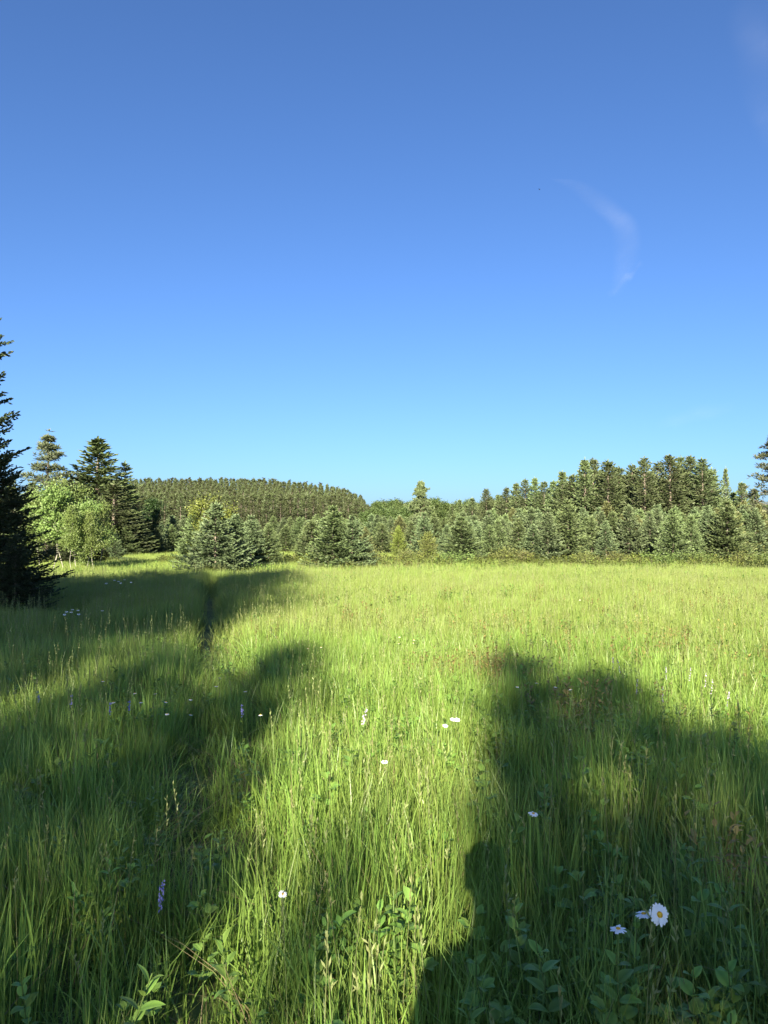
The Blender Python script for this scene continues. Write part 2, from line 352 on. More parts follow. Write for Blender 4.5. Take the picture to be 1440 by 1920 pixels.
def broadleaf(name, H, Rad, zb, limbs, leaves, lsize, mat, bark, seed, r0=None, stems=1, cl=0.22, squash=0.8, sub=6, lean=0.02):
    rng = np.random.default_rng(seed); g = Geo(); w = Geo(); C = []
    for s_ in range(stems):
        base = rng.normal(0, 0.25 * Rad, 2) if stems > 1 else np.zeros(2); h = H * rng.uniform(0.75, 1) if s_ else H
        n = 8; z = np.linspace(-0.1, h * 0.9, n); wv = np.cumsum(rng.normal(0, lean, (n, 2)), 0) * h; wv[0] = 0
        pts = np.column_stack([base + wv + base * (z / h)[:, None] * 0.8, z]); tube(w, pts, (r0 or H * 0.012) * (1.05 - z.clip(0) / h), 7)
        for i in range(limbs):
            t = (i + rng.uniform(0, 1)) / limbs; z0 = zb + (h * 0.88 - zb) * t; az = i * 2.4 + rng.normal(0, 0.4)
            pr = math.sqrt(max(0.05, 1 - ((t - 0.4) / 0.68) ** 2)); Lb = Rad * pr * rng.uniform(0.5, 1.25); e = R(25 + 40 * t + rng.normal(0, 8))
            c = np.array([np.interp(z0, z, pts[:, 0]), np.interp(z0, z, pts[:, 1]), z0]); sv = np.linspace(0, 1, 4)[:, None]
            d = np.array([math.cos(az) * math.cos(e), math.sin(az) * math.cos(e), math.sin(e)])
            lp = c + d * sv * Lb + np.array([0, 0, 0.1]) * Lb * sv ** 2; tube(w, lp, np.linspace(0.4, 0.1, 4) * (r0 or H * 0.012), 4)
            for j in range(sub): C.append(lp[0] + (lp[-1] - lp[0]) * rng.uniform(0.4, 1.05) + rng.normal(0, 0.20, 3) * Lb)
    C = np.array(C); k = leaves // len(C)
    off = rng.normal(0, 1, (len(C), k, 3)) * cl * Rad * np.array([1, 1, squash]) * rng.uniform(0.6, 1.2, (len(C), 1, 1))
    P = (C[:, None] + off).reshape(-1, 3); tone = np.repeat(rng.uniform(0.15, 0.9, len(C)), k)
    D = rng.normal(0, 1, P.shape) + np.array([0, 0, -0.3]); n = len(P)
    sprays(g, P, D, lsize * rng.uniform(0.7, 1.3, n), lsize * 0.42, np.clip(tone + rng.normal(0, 0.2, n), 0, 1), rng, 1, 0.3)
    return w.mesh(name + '_trunk', bark), g.mesh(name + '_crown', mat)

def plant_tree(name, meshes, x, y, height, proto_h, label, cat='tree', group=None, width=1.0, rot=None, z=None, mat=None):
    """a tree standing at x, y: an Empty with its trunk and its crown"""
    s = height / proto_h; zz = float(ground_z(x, y)) if z is None else z
    t = empty(name, (x, y, zz)); t.rotation_euler = (0, 0, rnd.uniform(0, 6.28) if rot is None else rot); t.scale = (s * width, s * width, s)
    tag(t, label, cat, group)
    obj('trunk', meshes[0], t); c = obj('crown', meshes[1], t)
    return t

# prototypes (sizes in metres at scale 1)
YS = [conifer('young_spruce', 3.0, 0.92, 0.12, 17, 10, M[m], M['bark'], 20 + i, pw=0.82, up_top=55, up_low=rnd.uniform(-4, 8), sl=0.12, sw=0.024,
              step=0.075, twig_step=0.085, low_round=0.05, jit=0.22, tipbias=0.05, top_blunt=0.015) for i, m in enumerate(['spruce', 'blue_spruce', 'spruce', 'blue_spruce', 'spruce', 'blue_spruce', 'olive_spruce'])]
MS = [conifer('tall_spruce', 8.0, 1.55, 0.6, 34, 7, M[m], M['bark'], 50 + i, pw=0.75, sl=0.26, sw=0.055, step=0.22, twig_step=0.24, jit=0.25, up_low=-12) for i, m in enumerate(['spruce', 'dark_spruce', 'spruce'])]
rounded = lambda t: math.sqrt(max(0.04, 1 - ((t - 0.30) / 0.74) ** 2))
PN = [conifer('forest_pine', 8.0, 1.45, 1.5, 27, 6, M['pine'], M['bark'], 70 + i, pw=0.72, up_low=6, up_top=58, sl=0.24, sw=0.038, step=0.17, twig_step=0.2, jit=0.32, skip=0.07, top_blunt=0.03, curl=0.3, flat=0.2, tl=0.42, r0=0.09) for i in range(6)]
PL = [conifer('plantation_pine', 13.0, 1.45, 1.8, 19, 6, M['plantation'], M['bark'], 90 + i, pw=0.55, up_low=5, up_top=60, sl=0.55, sw=0.10, step=0.45, twig_step=0.5, jit=0.4, skip=0.12, top_blunt=0.05, curl=0.3, flat=0.2, tl=0.45, r0=0.11, low_round=0.25) for i in range(6)]
BL = [broadleaf('far_broadleaf', 9.0, 2.7, 0.6, 14, 3600, 0.36, M['broadleaf'], M['bark'], 110 + i) for i in range(3)]

# ------------------------------------------------------------------ hillside plantation of pines, and the wood behind it
n_pl = 0; xs_used = []
rest_v = []
rows = list(range(10))
for r_ in [0, 9, 1, 8, 2, 3, 4, 5, 6, 7]:
    y0 = 172 + r_ * 9.0
    px0, px1 = (120, 702 - max(0, r_ - 2) * 3)
    x0 = (px0 - CX) / F * y0; x1 = (px1 - CX) / F * y0; x = x0 + rnd.uniform(0, 1)
    while x < x1:
        yy = y0 + rnd.uniform(-1.6, 1.6); h = 10.6 * rnd.uniform(0.94, 1.04)
        pxx = CX + x / yy * F
        h *= 1 - 0.34 * float(smooth(630, 712, pxx))
        if n_pl < 290 and (r_ < 2 or r_ > 7) :
            plant_tree('plantation_pine', rnd.choice(PL), x, yy, h, 13.0, 'slender pine standing close among its likes in the dense plantation on the hillside', 'pine tree', 'plantation pines on the hillside', width=rnd.uniform(1.05, 1.5)); n_pl += 1
        else: rest_v.append((x, yy, float(ground_z(x, yy)), h / 13.0))
        x += rnd.uniform(1.5, 2.2)

def scatter(name, protos, pts, rots, scales, idx, label=None, cat=None):
    """one object of uncountable growth: small meshes set on points by geometry nodes"""
    pc = bpy.data.collections.new(name + '_source')
    for i, me in enumerate(protos): obj('%s_source_%02d' % (name, i), me, col=pc)
    me = bpy.data.meshes.new(name); n = len(pts)
    me.vertices.add(n); me.vertices.foreach_set('co', np.asarray(pts, np.float32).ravel())
    a = me.attributes.new('rot', 'FLOAT_VECTOR', 'POINT'); a.data.foreach_set('vector', np.asarray(rots, np.float32).ravel())
    a = me.attributes.new('scl', 'FLOAT_VECTOR', 'POINT'); a.data.foreach_set('vector', np.asarray(scales, np.float32).ravel())
    a = me.attributes.new('idx', 'INT', 'POINT'); a.data.foreach_set('value', np.asarray(idx, np.int32))
    o = obj(name, me); tag(o, label, cat, kind='stuff')
    ng = bpy.data.node_groups.new(name + '_scatter', 'GeometryNodeTree')
    ng.interface.new_socket('Geometry', in_out='INPUT', socket_type='NodeSocketGeometry')
    ng.interface.new_socket('Geometry', in_out='OUTPUT', socket_type='NodeSocketGeometry')
    N = ng.nodes; L = ng.links
    gi = N.new('NodeGroupInput'); go = N.new('NodeGroupOutput')
    ci = N.new('GeometryNodeCollectionInfo'); ci.inputs['Collection'].default_value = pc
    ci.inputs['Separate Children'].default_value = True; ci.inputs['Reset Children'].default_value = True
    ip = N.new('GeometryNodeInstanceOnPoints'); ip.inputs['Pick Instance'].default_value = True
    def na(nm, ty):
        q = N.new('GeometryNodeInputNamedAttribute'); q.data_type = ty; q.inputs['Name'].default_value = nm; return q.outputs['Attribute']
    e2r = N.new('FunctionNodeEulerToRotation')
    L.new(na('rot', 'FLOAT_VECTOR'), e2r.inputs[0])
    L.new(gi.outputs[0], ip.inputs['Points']); L.new(ci.outputs[0], ip.inputs['Instance']); L.new(na('idx', 'INT'), ip.inputs['Instance Index'])
    L.new(e2r.outputs[0], ip.inputs['Rotation']); L.new(na('scl', 'FLOAT_VECTOR'), ip.inputs['Scale']); L.new(ip.outputs[0], go.inputs[0])
    md = o.modifiers.new('scatter', 'NODES'); md.node_group = ng
    return o

def joined(meshes):
    """trunk and crown meshes joined into one, for the unnamed mass of a wood"""
    V, Q, A, mi, n = [], [], [], [], 0
    for k, me in enumerate(meshes):
        v = np.zeros(len(me.vertices) * 3, np.float32); me.vertices.foreach_get('co', v)
        q = np.zeros(len(me.loops), np.int32); me.loops.foreach_get('vertex_index', q)
        a = np.zeros(len(me.vertices), np.float32); me.attributes['tip'].data.foreach_get('value', a)
        V.append(v.reshape(-1, 3)); Q.append(q.reshape(-1, 4) + n); A.append(a); mi += [k] * (len(q) // 4); n += len(v) // 3
    return make_mesh('wood_tree', np.concatenate(V), np.concatenate(Q), [meshes[0].materials[0], meshes[1].materials[0]], {'tip': np.concatenate(A)}, mi)

rv = np.array(rest_v)
nr = len(rv)
scatter('plantation_wood', [joined(m) for m in PL[:3]], rv[:, :3], np.column_stack([np.zeros(nr), np.zeros(nr), RNG.uniform(0, 6.28, nr)]),
        np.column_stack([rv[:, 3]] * 3), RNG.integers(0, 3, nr), 'inner rows of the dense pine plantation covering the hillside', 'woodland')
# wood between the plantation and the lone pine, and on behind the right-hand trees
for i in range(34):
    px = 670 + i * 9.5 + rnd.uniform(-4, 4); d = rnd.uniform(225, 262); x, y = along(px, d)
    topy = 942 + rnd.uniform(-3, 5) - (4 if 830 > px > 800 else 0)
    z = float(ground_z(x, y)); h = top_height(topy, d) - z
    plant_tree('broadleaf_tree', rnd.choice(BL), x, y, h, 9.0, 'round crowned broadleaf tree in the low distant wood between the plantation and the pines', 'tree', 'distant broadleaf wood', width=rnd.uniform(0.9, 1.3))
for i in range(22):
    px = 684 + i * 5 + rnd.uniform(-4, 4); d = rnd.uniform(150, 205); x, y = along(px, d); z = float(ground_z(x, y))
    plant_tree('broadleaf_tree', rnd.choice(BL), x, y, top_height(rnd.uniform(950, 962), d) - z, 9.0, 'lower broadleaf tree at the right foot of the hillside plantation', 'tree', 'broadleaf trees at the foot of the plantation', width=rnd.uniform(1.0, 1.4))
fb = []
for i in range(260):
    px = rnd.uniform(-300, 1900); d = rnd.uniform(270, 330); x, y = along(px, d); fb.append((x, y, float(ground_z(x, y)), (0.95 if px > 690 else 0.8)))
fb = np.array(fb); nf = len(fb)
scatter('distant_wood', [joined(m) for m in BL], fb[:, :3], np.column_stack([np.zeros(nf), np.zeros(nf), RNG.uniform(0, 6.28, nf)]), np.column_stack([fb[:, 3]] * 3), RNG.integers(0, 3, nf),
        'low green wood far behind the spruces', 'woodland')

# ------------------------------------------------------------------ tall trees behind the right belt
tall_right = [
 (848, 945, 92, 'S', 'short spruce at the low left end of the tall row on the right'),
 (862, 938, 90, 'S', 'pointed spruce just right of the lowest end of the tall row'),
 (886, 934, 88, 'P', 'stubby pine near the low left end of the tall row'),
 (912, 917, 84, 'P', 'pine whose narrow tip stands clear of its lower neighbours in the tall row'),
 (934, 928, 82, 'S', 'low spruce between two narrow pine tips in the tall row'),
 (950, 914, 80, 'P', 'pine with a forked top left of the rising dark clump'),
 (968, 906, 78, 'S', 'dark spruce in the rising clump above the pale young spruces'),
 (985, 899, 76, 'P', 'broad pine beginning the dark rising clump of the tall row'),
 (1003, 896, 75, 'S', 'dense dark spruce, highest of the rising clump left of the big pines'),
 (1020, 903, 74, 'P', 'pine tucked right of the dense dark spruce in the tall row'),
 (1038, 902, 72, 'S', 'slim spruce in the dip before the tallest pines'),
 (1055, 884, 70, 'S', 'thin spire of spruce rising above the dip left of the big pines'),
 (1076, 890, 68, 'P', 'pine with ragged top just left of the big pines'),
 (1097, 862, 62, 'S', 'dark pointed spruce at the left edge of the tallest pines'),
 (1114, 861, 64, 'P', 'tall pine beside the dark pointed spruce, second of the tallest group'),
 (1141, 864, 61, 'P', 'tall pine with yellowish crown left of the gap in the tallest group'),
 (1160, 876, 64, 'P', 'shorter pine filling the gap in the tallest group'),
 (1186, 872, 62, 'P', 'pine with loose crown right of the gap in the tallest group'),
 (1210, 860, 58, 'P', 'tall full pine with pale forked trunk showing below'),
 (1234, 868, 62, 'P', 'pine behind the full pine with the pale forked trunk'),
 (1257, 855, 58, 'P', 'broad tallest pine near the middle of the rounded clump'),
 (1278, 858, 62, 'P', 'tallest pine group member with narrow raised tip'),
 (1296, 858, 60, 'P', 'high pine with crown merging into the rounded right end'),
 (1318, 863, 58, 'P', 'yellow green pine on the rounded right shoulder of the clump'),
 (1334, 880, 60, 'P', 'last pine on the right slope of the tall clump'),
 (1362, 880, 66, 'F', 'very narrow spire of spruce standing alone right of the tall clump'),
 (1376, 925, 62, 'S', 'low spruce between the narrow spire and the dark spruce'),
 (1392, 907, 60, 'S', 'dark layered spruce right of the narrow spire'),
 (1415, 920, 56, 'S', 'dark low spruce beneath the long branches at the right edge')]
for px, ty, d, k, lab in tall_right:
    x, y = along(px, d); h = top_height(ty, d)
    if k == 'P': plant_tree('pine_tree', rnd.choice(PN), x, y, h, 8.0, lab, 'pine tree', 'tall trees behind the right-hand spruces', width=rnd.uniform(1.35, 1.9))
    elif k == 'F': plant_tree('narrow_spruce', MS[0], x, y, h, 8.0, lab, 'spruce tree', 'tall trees behind the right-hand spruces', width=0.5)
    else: plant_tree('spruce_tree', rnd.choice([MS[0], MS[2]]), x, y, h, 8.0, lab, 'spruce tree', 'tall trees behind the right-hand spruces', width=rnd.uniform(0.8, 1.05) * 1.1)
for i in range(46):      # the rows behind them
    px = 850 + i * 13 + rnd.uniform(-5, 5); d = rnd.uniform(88, 120) if px < 1060 else rnd.uniform(70, 95)
    ty = np.interp(px, [850, 950, 1060, 1110, 1330, 1352, 1440], [950, 925, 905, 880, 882, 935, 938]) + rnd.uniform(0, 14)
    x, y = along(px, d)
    plant_tree('pine_tree', rnd.choice(PN), x, y, top_height(ty, d), 8.0, 'pine half hidden in the rows behind the tall right-hand trees', 'pine tree', 'hidden rows of pines on the right', width=rnd.uniform(1.5, 2.1))

# lone pine on the skyline
LP = pine('lone_pine', 8.0, 1.6, 3.0, 56, M['pine'], M['pine_bark'], 131, lambda t: (1 - t) ** 0.7 * 1.0 + 0.10, e_low=2, e_top=55, tuft=14, tl=0.32, tw=0.04, layers=9, sub=6, dead=40, tuft_r=0.15)
x, y = along(789, 80); plant_tree('lone_pine', LP, x, y, top_height(905, 80), 8.0, 'lone pine with tiered top and brown bare lower branches on the skyline', 'pine tree', width=1.0)
x, y = along(735, 150)
plant_tree('brown_tree', BL[1], x, y, top_height(955, 150), 9.0, 'brownish loose tree just left of the lone skyline pine', 'tree', width=0.9)

# ------------------------------------------------------------------ young spruces in front
front = [  # px, top row, base row (grass line), width px, kind, label
 (362, 962, 1052, 62, 0, 'young spruce at the far left edge of the left clump'),
 (404, 944, 1064, 92, 1, 'biggest blue green young spruce in the left clump'),
 (441, 966, 1060, 74, 3, 'full young spruce right of the biggest one in the left clump'),
 (470, 968, 1053, 62, 5, 'pale topped young spruce in the middle right of the left clump'),
 (503, 982, 1052, 48, 0, 'small dark sided spruce at the right end of the left clump'),
 (385, 975, 1058, 60, 1, 'young spruce squeezed between the left edge and the biggest of the left clump'),
 (585, 977, 1046, 62, 0, 'spruce on the left flank of the middle clump'),
 (624, 950, 1057, 86, 2, 'tall pointed spruce leading the middle clump'),
 (661, 968, 1057, 62, 3, 'spruce with dark hollow side right of the tall pointed one'),
 (686, 1010, 1056, 42, 5, 'smallest spruce at the right foot of the middle clump'),
 (536, 985, 1030, 40, 0, 'dark little spruce in the gap between left and middle clumps'),
 (712, 980, 1030, 48, 0, 'layered blue green spruce standing back right of the middle clump'),
 (795, 962, 1034, 52, 5, 'spruce standing behind the yellow green bushes'),
 (865, 970, 1048, 80, 2, 'broad dark layered spruce right of the yellow green bushes'),
 (918, 985, 1044, 46, 0, 'small dark spruce right of the broad layered spruce'),
 (838, 985, 1036, 44, 3, 'narrow spruce left behind the broad dark layered spruce'),
 (893, 978, 1038, 44, 5, 'narrow spruce between the broad layered and the small dark spruce'),
 (945, 978, 1040, 50, 3, 'spruce in the shade right of the small dark spruce'),
 (972, 972, 1045, 52, 2, 'olive spruce left of the pair with dark hearts'),
 (1000, 984, 1049, 58, 1, 'low dark hearted spruce before the pale spindly one'),
 (1027, 954, 1049, 60, 5, 'pale spindly spruce with its thin trunk showing'),
 (1066, 938, 1048, 78, 2, 'tallest spruce of the right belt with long level tiers and visible trunk'),
 (1110, 968, 1044, 46, 0, 'spruce with shaded gap beside the small conical one'),
 (1136, 978, 1046, 46, 3, 'small neatly conical pale spruce in the right belt'),
 (1180, 948, 1044, 66, 1, 'tall blue green spruce with a long bare leader'),
 (1219, 962, 1044, 54, 5, 'pale spruce right of the one with the long leader'),
 (1262, 958, 1049, 64, 2, 'dark tiered spruce before the tall pine clump'),
 (1296, 966, 1046, 50, 0, 'spruce pressed between two tiered spruces'),
 (1328, 950, 1045, 56, 3, 'upright spruce left of the widest tiered one'),
 (1364, 940, 1046, 84, 2, 'widest spruce of the right belt with bright level tiers'),
 (1404, 956, 1042, 54, 5, 'pale spruce right of the widest tiered one'),
 (1436, 968, 1042, 56, 0, 'dark spruce at the right edge of the photo'),
 (1473, 962, 1042, 60, 1, 'spruce just beyond the right edge of the photo'),
 (322, 984, 1031, 34, 0, 'small spruce alone at the end of the sunny clearing'),
 (296, 986, 1032, 36, 3, 'blue green spruce at the left end of the sunny clearing'),
 (262, 972, 1034, 46, 5, 'pale spruce below the dark green broadleaf tree'),
 (236, 988, 1036, 44, 0, 'spruce right of the pale aspens in the shade'),
 (214, 1000, 1044, 36, 3, 'small bushy spruce just right of the pale aspens')]
for px, ty, by, wpx, k, lab in front:
    x, y = at(px, by, 0.42); h = top_height(ty, y) - float(ground_z(x, y)); wid = wpx / F * y
    s = h / 3.0
    plant_tree('young_spruce', YS[k], x, y, h, 3.0, lab, 'spruce tree', 'young spruces along the far edge of the meadow', width=min(1.75, max(1.0, (1.4 if px < 700 else 1.28) * wid / (1.84 * s))))
def behind(px, k, tall):
    q = min(front, key=lambda f: abs(f[0] - px)); w = q[5].split()
    lead = ('olive' if k == 6 else 'pale' if k % 2 else 'dark') + (' tall' if tall else ' low') + ' young spruce ' + ('left ' if px < q[0] - 8 else 'right ' if px > q[0] + 8 else '') + 'behind the'
    return ' '.join((lead.split() + w)[:16])
for i in range(60):
    px = rnd.uniform(300, 860); d = rnd.uniform(72, 125); ty = 972 + rnd.uniform(-8, 10); x, y = along(px, d)
    plant_tree('young_spruce', YS[i % 6], x, y, top_height(ty, d), 3.0, 'spruce in the low dark rows before the hillside plantation', 'spruce tree', 'low rows of spruces before the plantation', width=rnd.uniform(1.1, 1.5))
for i in range(180):
    px = rnd.uniform(310, 1500) if i % 3 else rnd.uniform(840, 1500)
    if 508 < px < 560 and rnd.random() < 0.6: continue
    d = rnd.uniform(40, 64)
    if px < 350: d = rnd.uniform(56, 66)
    if px > 850 and i % 2: d = rnd.uniform(37, 48)
    if 670 < px < 850: d = rnd.uniform(50, 66)
    ty = np.interp(px, [300, 560, 700, 850, 900, 1000, 1250, 1440], [978, 976, 974, 966, 966, 960, 956, 958]) + rnd.uniform(-9, 13); x, y = along(px, d)
    h = top_height(ty, d) * rnd.choice([1, 1, 0.92, 0.8, 1.08]); plant_tree('young_spruce', YS[(i * 5) % 7], x, y, h, 3.0, behind(px, (i * 5) % 7, ty < 966), 'spruce tree', 'young spruces in the rows behind', width=rnd.uniform(1.1, 1.4))

# yellow green bushy larches, scrub
LA = conifer('larch', 2.4, 0.62, 0.1, 22, 8, M['larch'], M['bark'], 141, pw=0.45, up_low=25, up_top=70, sl=0.13, sw=0.022, step=0.10, twig_step=0.11, jit=0.3, flat=0.1)
LB = conifer('scrub_pine', 1.6, 0.6, 0.05, 16, 8, M['scrub'], M['bark'], 142, pw=0.4, up_low=25, up_top=70, sl=0.12, sw=0.02, step=0.09, twig_step=0.1, jit=0.3, flat=0.1)
x, y = at(747, 1035, 0.42); plant_tree('larch_tree', LA, x, y, top_height(988, y), 2.4, 'rounded yellow green larch in the dip of the spruce belt', 'larch tree', width=1.05)
x, y = at(803, 1042, 0.42); plant_tree('young_pine', LB, x, y, top_height(1003, y), 1.6, 'low ochre green bushy young pine at the meadow edge', 'pine tree', width=1.1)
BI = broadleaf('young_birch', 3.6, 0.75, 1.0, 12, 3200, 0.085, M['larch'], M['pale_bark'], 143, cl=0.26)
x, y = along(402, 31); plant_tree('young_birch', BI, x, y, top_height(934, 31), 3.6, 'yellow green young birch poking above the left spruce clump', 'birch tree', width=1.1)
x, y = along(430, 32); plant_tree('young_birch', BI, x, y, top_height(951, 32), 3.6, 'lower birch right of the first above the left spruce clump', 'birch tree', width=1.1)
SB = broadleaf('leafy_shrub', 1.0, 0.55, 0.1, 9, 1500, 0.07, M['scrub'], M['bark'], 144, r0=0.012, stems=3, cl=0.3)
SG = broadleaf('leafy_shrub', 1.0, 0.55, 0.1, 9, 1500, 0.07, M['aspen'], M['bark'], 145, r0=0.012, stems=3, cl=0.3)
for px, by, hpx, w_, m_, lab in [(1425, 1056, 16, 1.6, SG, 'pale leafy bush spreading at the right edge of the meadow'), (1388, 1052, 10, 1.3, SB, 'brownish low bush left of the pale leafy bush'),
        (1325, 1051, 9, 1.3, SG, 'low light green bush under the upright spruce'), (1150, 1050, 8, 1.2, SB, 'low bush at the foot of the small conical spruce'),
        (940, 1047, 11, 1.6, SB, 'ochre green bush below the small dark spruce'), (985, 1051, 10, 1.5, SB, 'ochre green bush below the olive spruce'),
        (700, 1050, 10, 1.4, SB, 'brown tinged weeds beside the smallest spruce'), (760, 1044, 8, 1.5, SB, 'scrubby growth under the rounded larch'),
        (845, 1052, 8, 1.5, SG, 'green scrub at the foot of the broad dark spruce'), (1250, 1052, 9, 1.4, SG, 'light bush at the foot of the dark tiered spruce'), (1090, 1051, 7, 1.5, SB, 'low growth right of the tallest belt spruce')]:
    x, y = at(px, by, 0.42); h = hpx / F * y + 0.45
    plant_tree('leafy_shrub', m_, x, y, h, 1.0, lab, 'shrub', 'low bushes along the meadow edge', width=w_)

# ------------------------------------------------------------------ trees on the left
WP = pine('white_pine', 8.0, 1.5, 1.6, 66, M['white_pine'], M['bark'], 151, lambda t: (1 - t) ** 0.85 * 1.0 + 0.05, e_low=8, e_top=62, tuft=12, tl=0.20, tw=0.022, layers=9, sub=7, tuft_r=0.11, r0=0.09, dead=8)
x, y = along(91, 45); plant_tree('white_pine', WP, x, y, top_height(810, 45), 8.0, 'tall open white pine with upswept tiers at the far left', 'pine tree', width=1.6)
x, y = along(1458, 42); plant_tree('white_pine', WP, x, y, top_height(806, 42), 8.0, 'open pine reaching in long dark branches from the right edge', 'pine tree', width=1.6, rot=1.0)
SP2 = conifer('big_spruce', 8.0, 1.75, 0.5, 34, 7, M['spruce'], M['bark'], 152, pw=0.85, top_blunt=0.01, sl=0.22, sw=0.055, step=0.16, twig_step=0.2, jit=0.28, up_low=-6, up_top=45, skip=0.1)
SP3 = conifer('ragged_spruce', 8.0, 1.7, 0.5, 30, 6, M['pine'], M['bark'], 153, pw=0.85, top_blunt=0.01, sl=0.22, sw=0.04, step=0.17, twig_step=0.2, jit=0.35, up_low=0, up_top=40, skip=0.22)
for px, ty, d, m_, w_, lab in [
    (181, 823, 48, SP2, 2.1, 'tallest broad conical fir right of the open white pine'),
    (233, 867, 50, SP3, 1.6, 'slender pointed spruce right of the tallest broad fir'),
    (212, 905, 46, SP3, 2.4, 'brownish ragged spruce below the slender pointed one'),
    (250, 940, 52, SP3, 2.3, 'low ragged spruce on the right slope of the left trees'),
    (150, 890, 52, SP2, 1.5, 'spruce behind the pale aspens below the tallest fir'),
    (60, 905, 47, SP2, 1.5, 'spruce low behind the dark foreground spruce'),
    (115, 915, 50, SP2, 1.5, 'spruce half hidden beneath the open white pine'),
    (20, 900, 50, SP2, 1.5, 'spruce at the left edge seen through the dark branches'),
    (105, 985, 37, MS[1], 2.4, 'dark low spruce behind the leftmost aspen stems'),
    (140, 990, 36, MS[1], 2.4, 'dark low spruce behind the middle aspen stems'),
    (172, 985, 37, MS[1], 2.4, 'dark low spruce behind the rightmost aspen stems'),
    (195, 960, 44, MS[1], 1.9, 'dark shaded spruce under the left trees'),
    (275, 978, 50, MS[1], 1.9, 'dark low spruce under the dark green broadleaf tree')]:
    x, y = along(px, d); plant_tree('spruce_tree', m_, x, y, top_height(ty, d), 8.0, lab, 'spruce tree', 'tall conifers on the left', width=w_)
DK = broadleaf('dark_broadleaf', 5.0, 0.95, 1.4, 14, 5000, 0.13, M['dark_leaf'], M['bark'], 161, cl=0.25)
x, y = along(284, 58); plant_tree('broadleaf_tree', DK, x, y, top_height(934, 58), 5.0, 'dark green oval broadleaf tree before the plantation', 'tree', width=0.95)
AS = [broadleaf('aspen', 3.6, 0.95, 1.1, 17, 5600, 0.080, M['aspen'], M['pale_bark'], 171 + i, r0=0.020, cl=0.18) for i in range(3)]
for i, (px, ty, d, w_, lab) in enumerate([(98, 912, 28.5, 1.25, 'leftmost pale aspen beside the dark foreground spruce'), (122, 905, 29.5, 1.1, 'tallest pale aspen in the sunlit grove'),
        (146, 916, 30.5, 1.1, 'sunlit aspen in the middle of the grove'), (162, 938, 28.5, 1.05, 'rounded aspen on the right of the grove'),
        (178, 962, 28.0, 0.95, 'low aspen with bright leaves over its bare white stem'), (132, 955, 27.5, 0.9, 'small aspen in front with bare pale stem'),
        (186, 940, 31.5, 0.9, 'slim aspen at the right back of the grove'), (75, 925, 31, 1.1, 'aspen half hidden by the dark foreground spruce')]):
    x, y = along(px, d); plant_tree('aspen_tree', AS[i % 3], x, y, top_height(ty, d), 3.6, lab, 'aspen tree', 'young aspens in the left grove', width=w_ * 0.85)
BT = conifer('foreground_spruce', 6.8, 1.25, 0.15, 19, 8, M['dark_spruce'], M['bark'], 181, pw=0.40, sl=0.11, sw=0.021, step=0.05, twig_step=0.06, jit=0.25, up_low=-10, up_top=25, skip=0.03, tl=0.30, curl=0.25)
BT2 = conifer('low_spruce', 4.0, 1.25, 0.05, 30, 9, M['dark_spruce'], M['bark'], 182, pw=0.6, sl=0.085, sw=0.015, step=0.055, twig_step=0.07, jit=0.2, up_low=-8, up_top=40, tl=0.34)
x, y = along(-48, 14.6); plant_tree('foreground_spruce', BT, x, y, 6.4, 6.8, 'tall dark spruce at the left edge with ragged branch tips against the sky', 'spruce tree', width=0.80, rot=0.4)
x, y = along(-6, 14.2); plant_tree('foreground_spruce', BT2, x, y, top_height(862, 14.2), 4.0, 'dense dark spruce, lower of the two at the left edge', 'spruce tree', width=1.35)
x, y = along(30, 13.2); plant_tree('foreground_spruce', BT2, x, y, 1.35, 4.0, 'small shaded spruce at the foot of the dense dark one', 'spruce tree', width=1.6)

# ------------------------------------------------------------------ trees behind the viewer whose shadows cross the meadow
def shade_tree(ux, tip_y, yb, mesh, ph, width, lab, grass=0.4):
    """stands on the line of sunlight so that its top's shadow falls at depth tip_y; ux is its sideways place"""
    h = (tip_y - yb) * math.tan(SUN_EL) / math.cos(SUN_AZ) + grass
    x = ux + yb * math.tan(SUN_AZ)
    return plant_tree('shade_tree', mesh, x, yb, h, ph, lab, 'tree', 'trees behind the viewer', width=width)
SH = conifer('thin_spruce', 14.0, 1.9, 0.3, 52, 8, M['shade'], M['bark'], 191, pw=0.62, sl=0.22, sw=0.033, step=0.18, twig_step=0.2, jit=0.3, top_blunt=0.14)
SHN = conifer('narrow_thin_spruce', 14.0, 0.85, 0.3, 40, 7, M['shade'], M['bark'], 192, pw=0.42, sl=0.24, sw=0.040, step=0.17, twig_step=0.19, jit=0.55, top_blunt=0.16)
shade_tree(-1.9, 8.35, -18, SH, 14.0, 1.15, 'thin spruce behind the viewer whose shadow falls left of the sunlit strip')
shade_tree(-3.0, 7.9, -26, SH, 14.0, 1.0, 'second thin spruce left behind the viewer')
shade_tree(-4.2, 7.0, -24, SH, 14.0, 1.0, 'third thin spruce left behind the viewer')
shade_tree(-5.5, 6.8, -26, SH, 14.0, 1.0, 'fourth thin spruce left behind the viewer')
shade_tree(-6.9, 7.2, -25, SH, 14.0, 1.0, 'fifth thin spruce left behind the viewer')
shade_tree(-1.15, 3.0, -22, SH, 14.0, 0.8, 'low wide spruce behind the viewer left of the sunlit strip')
SHS = conifer('sparse_spruce', 14.0, 1.1, 0.3, 44, 7, M['shade'], M['bark'], 193, pw=0.5, sl=0.20, sw=0.026, step=0.2, twig_step=0.2, jit=0.45, top_blunt=0.1)
shade_tree(0.20, 4.6, -24, SHS, 14.0, 0.6, 'sparse thin spruce behind the viewer over the edge of the strip')
shade_tree(0.42, 6.4, -26, SHS, 14.0, 0.7, 'second sparse thin spruce behind the viewer over the edge of the strip')
shade_tree(-0.55, 3.4, -26, SHS, 14.0, 0.7, 'sparse low spruce behind the viewer on the strip side')
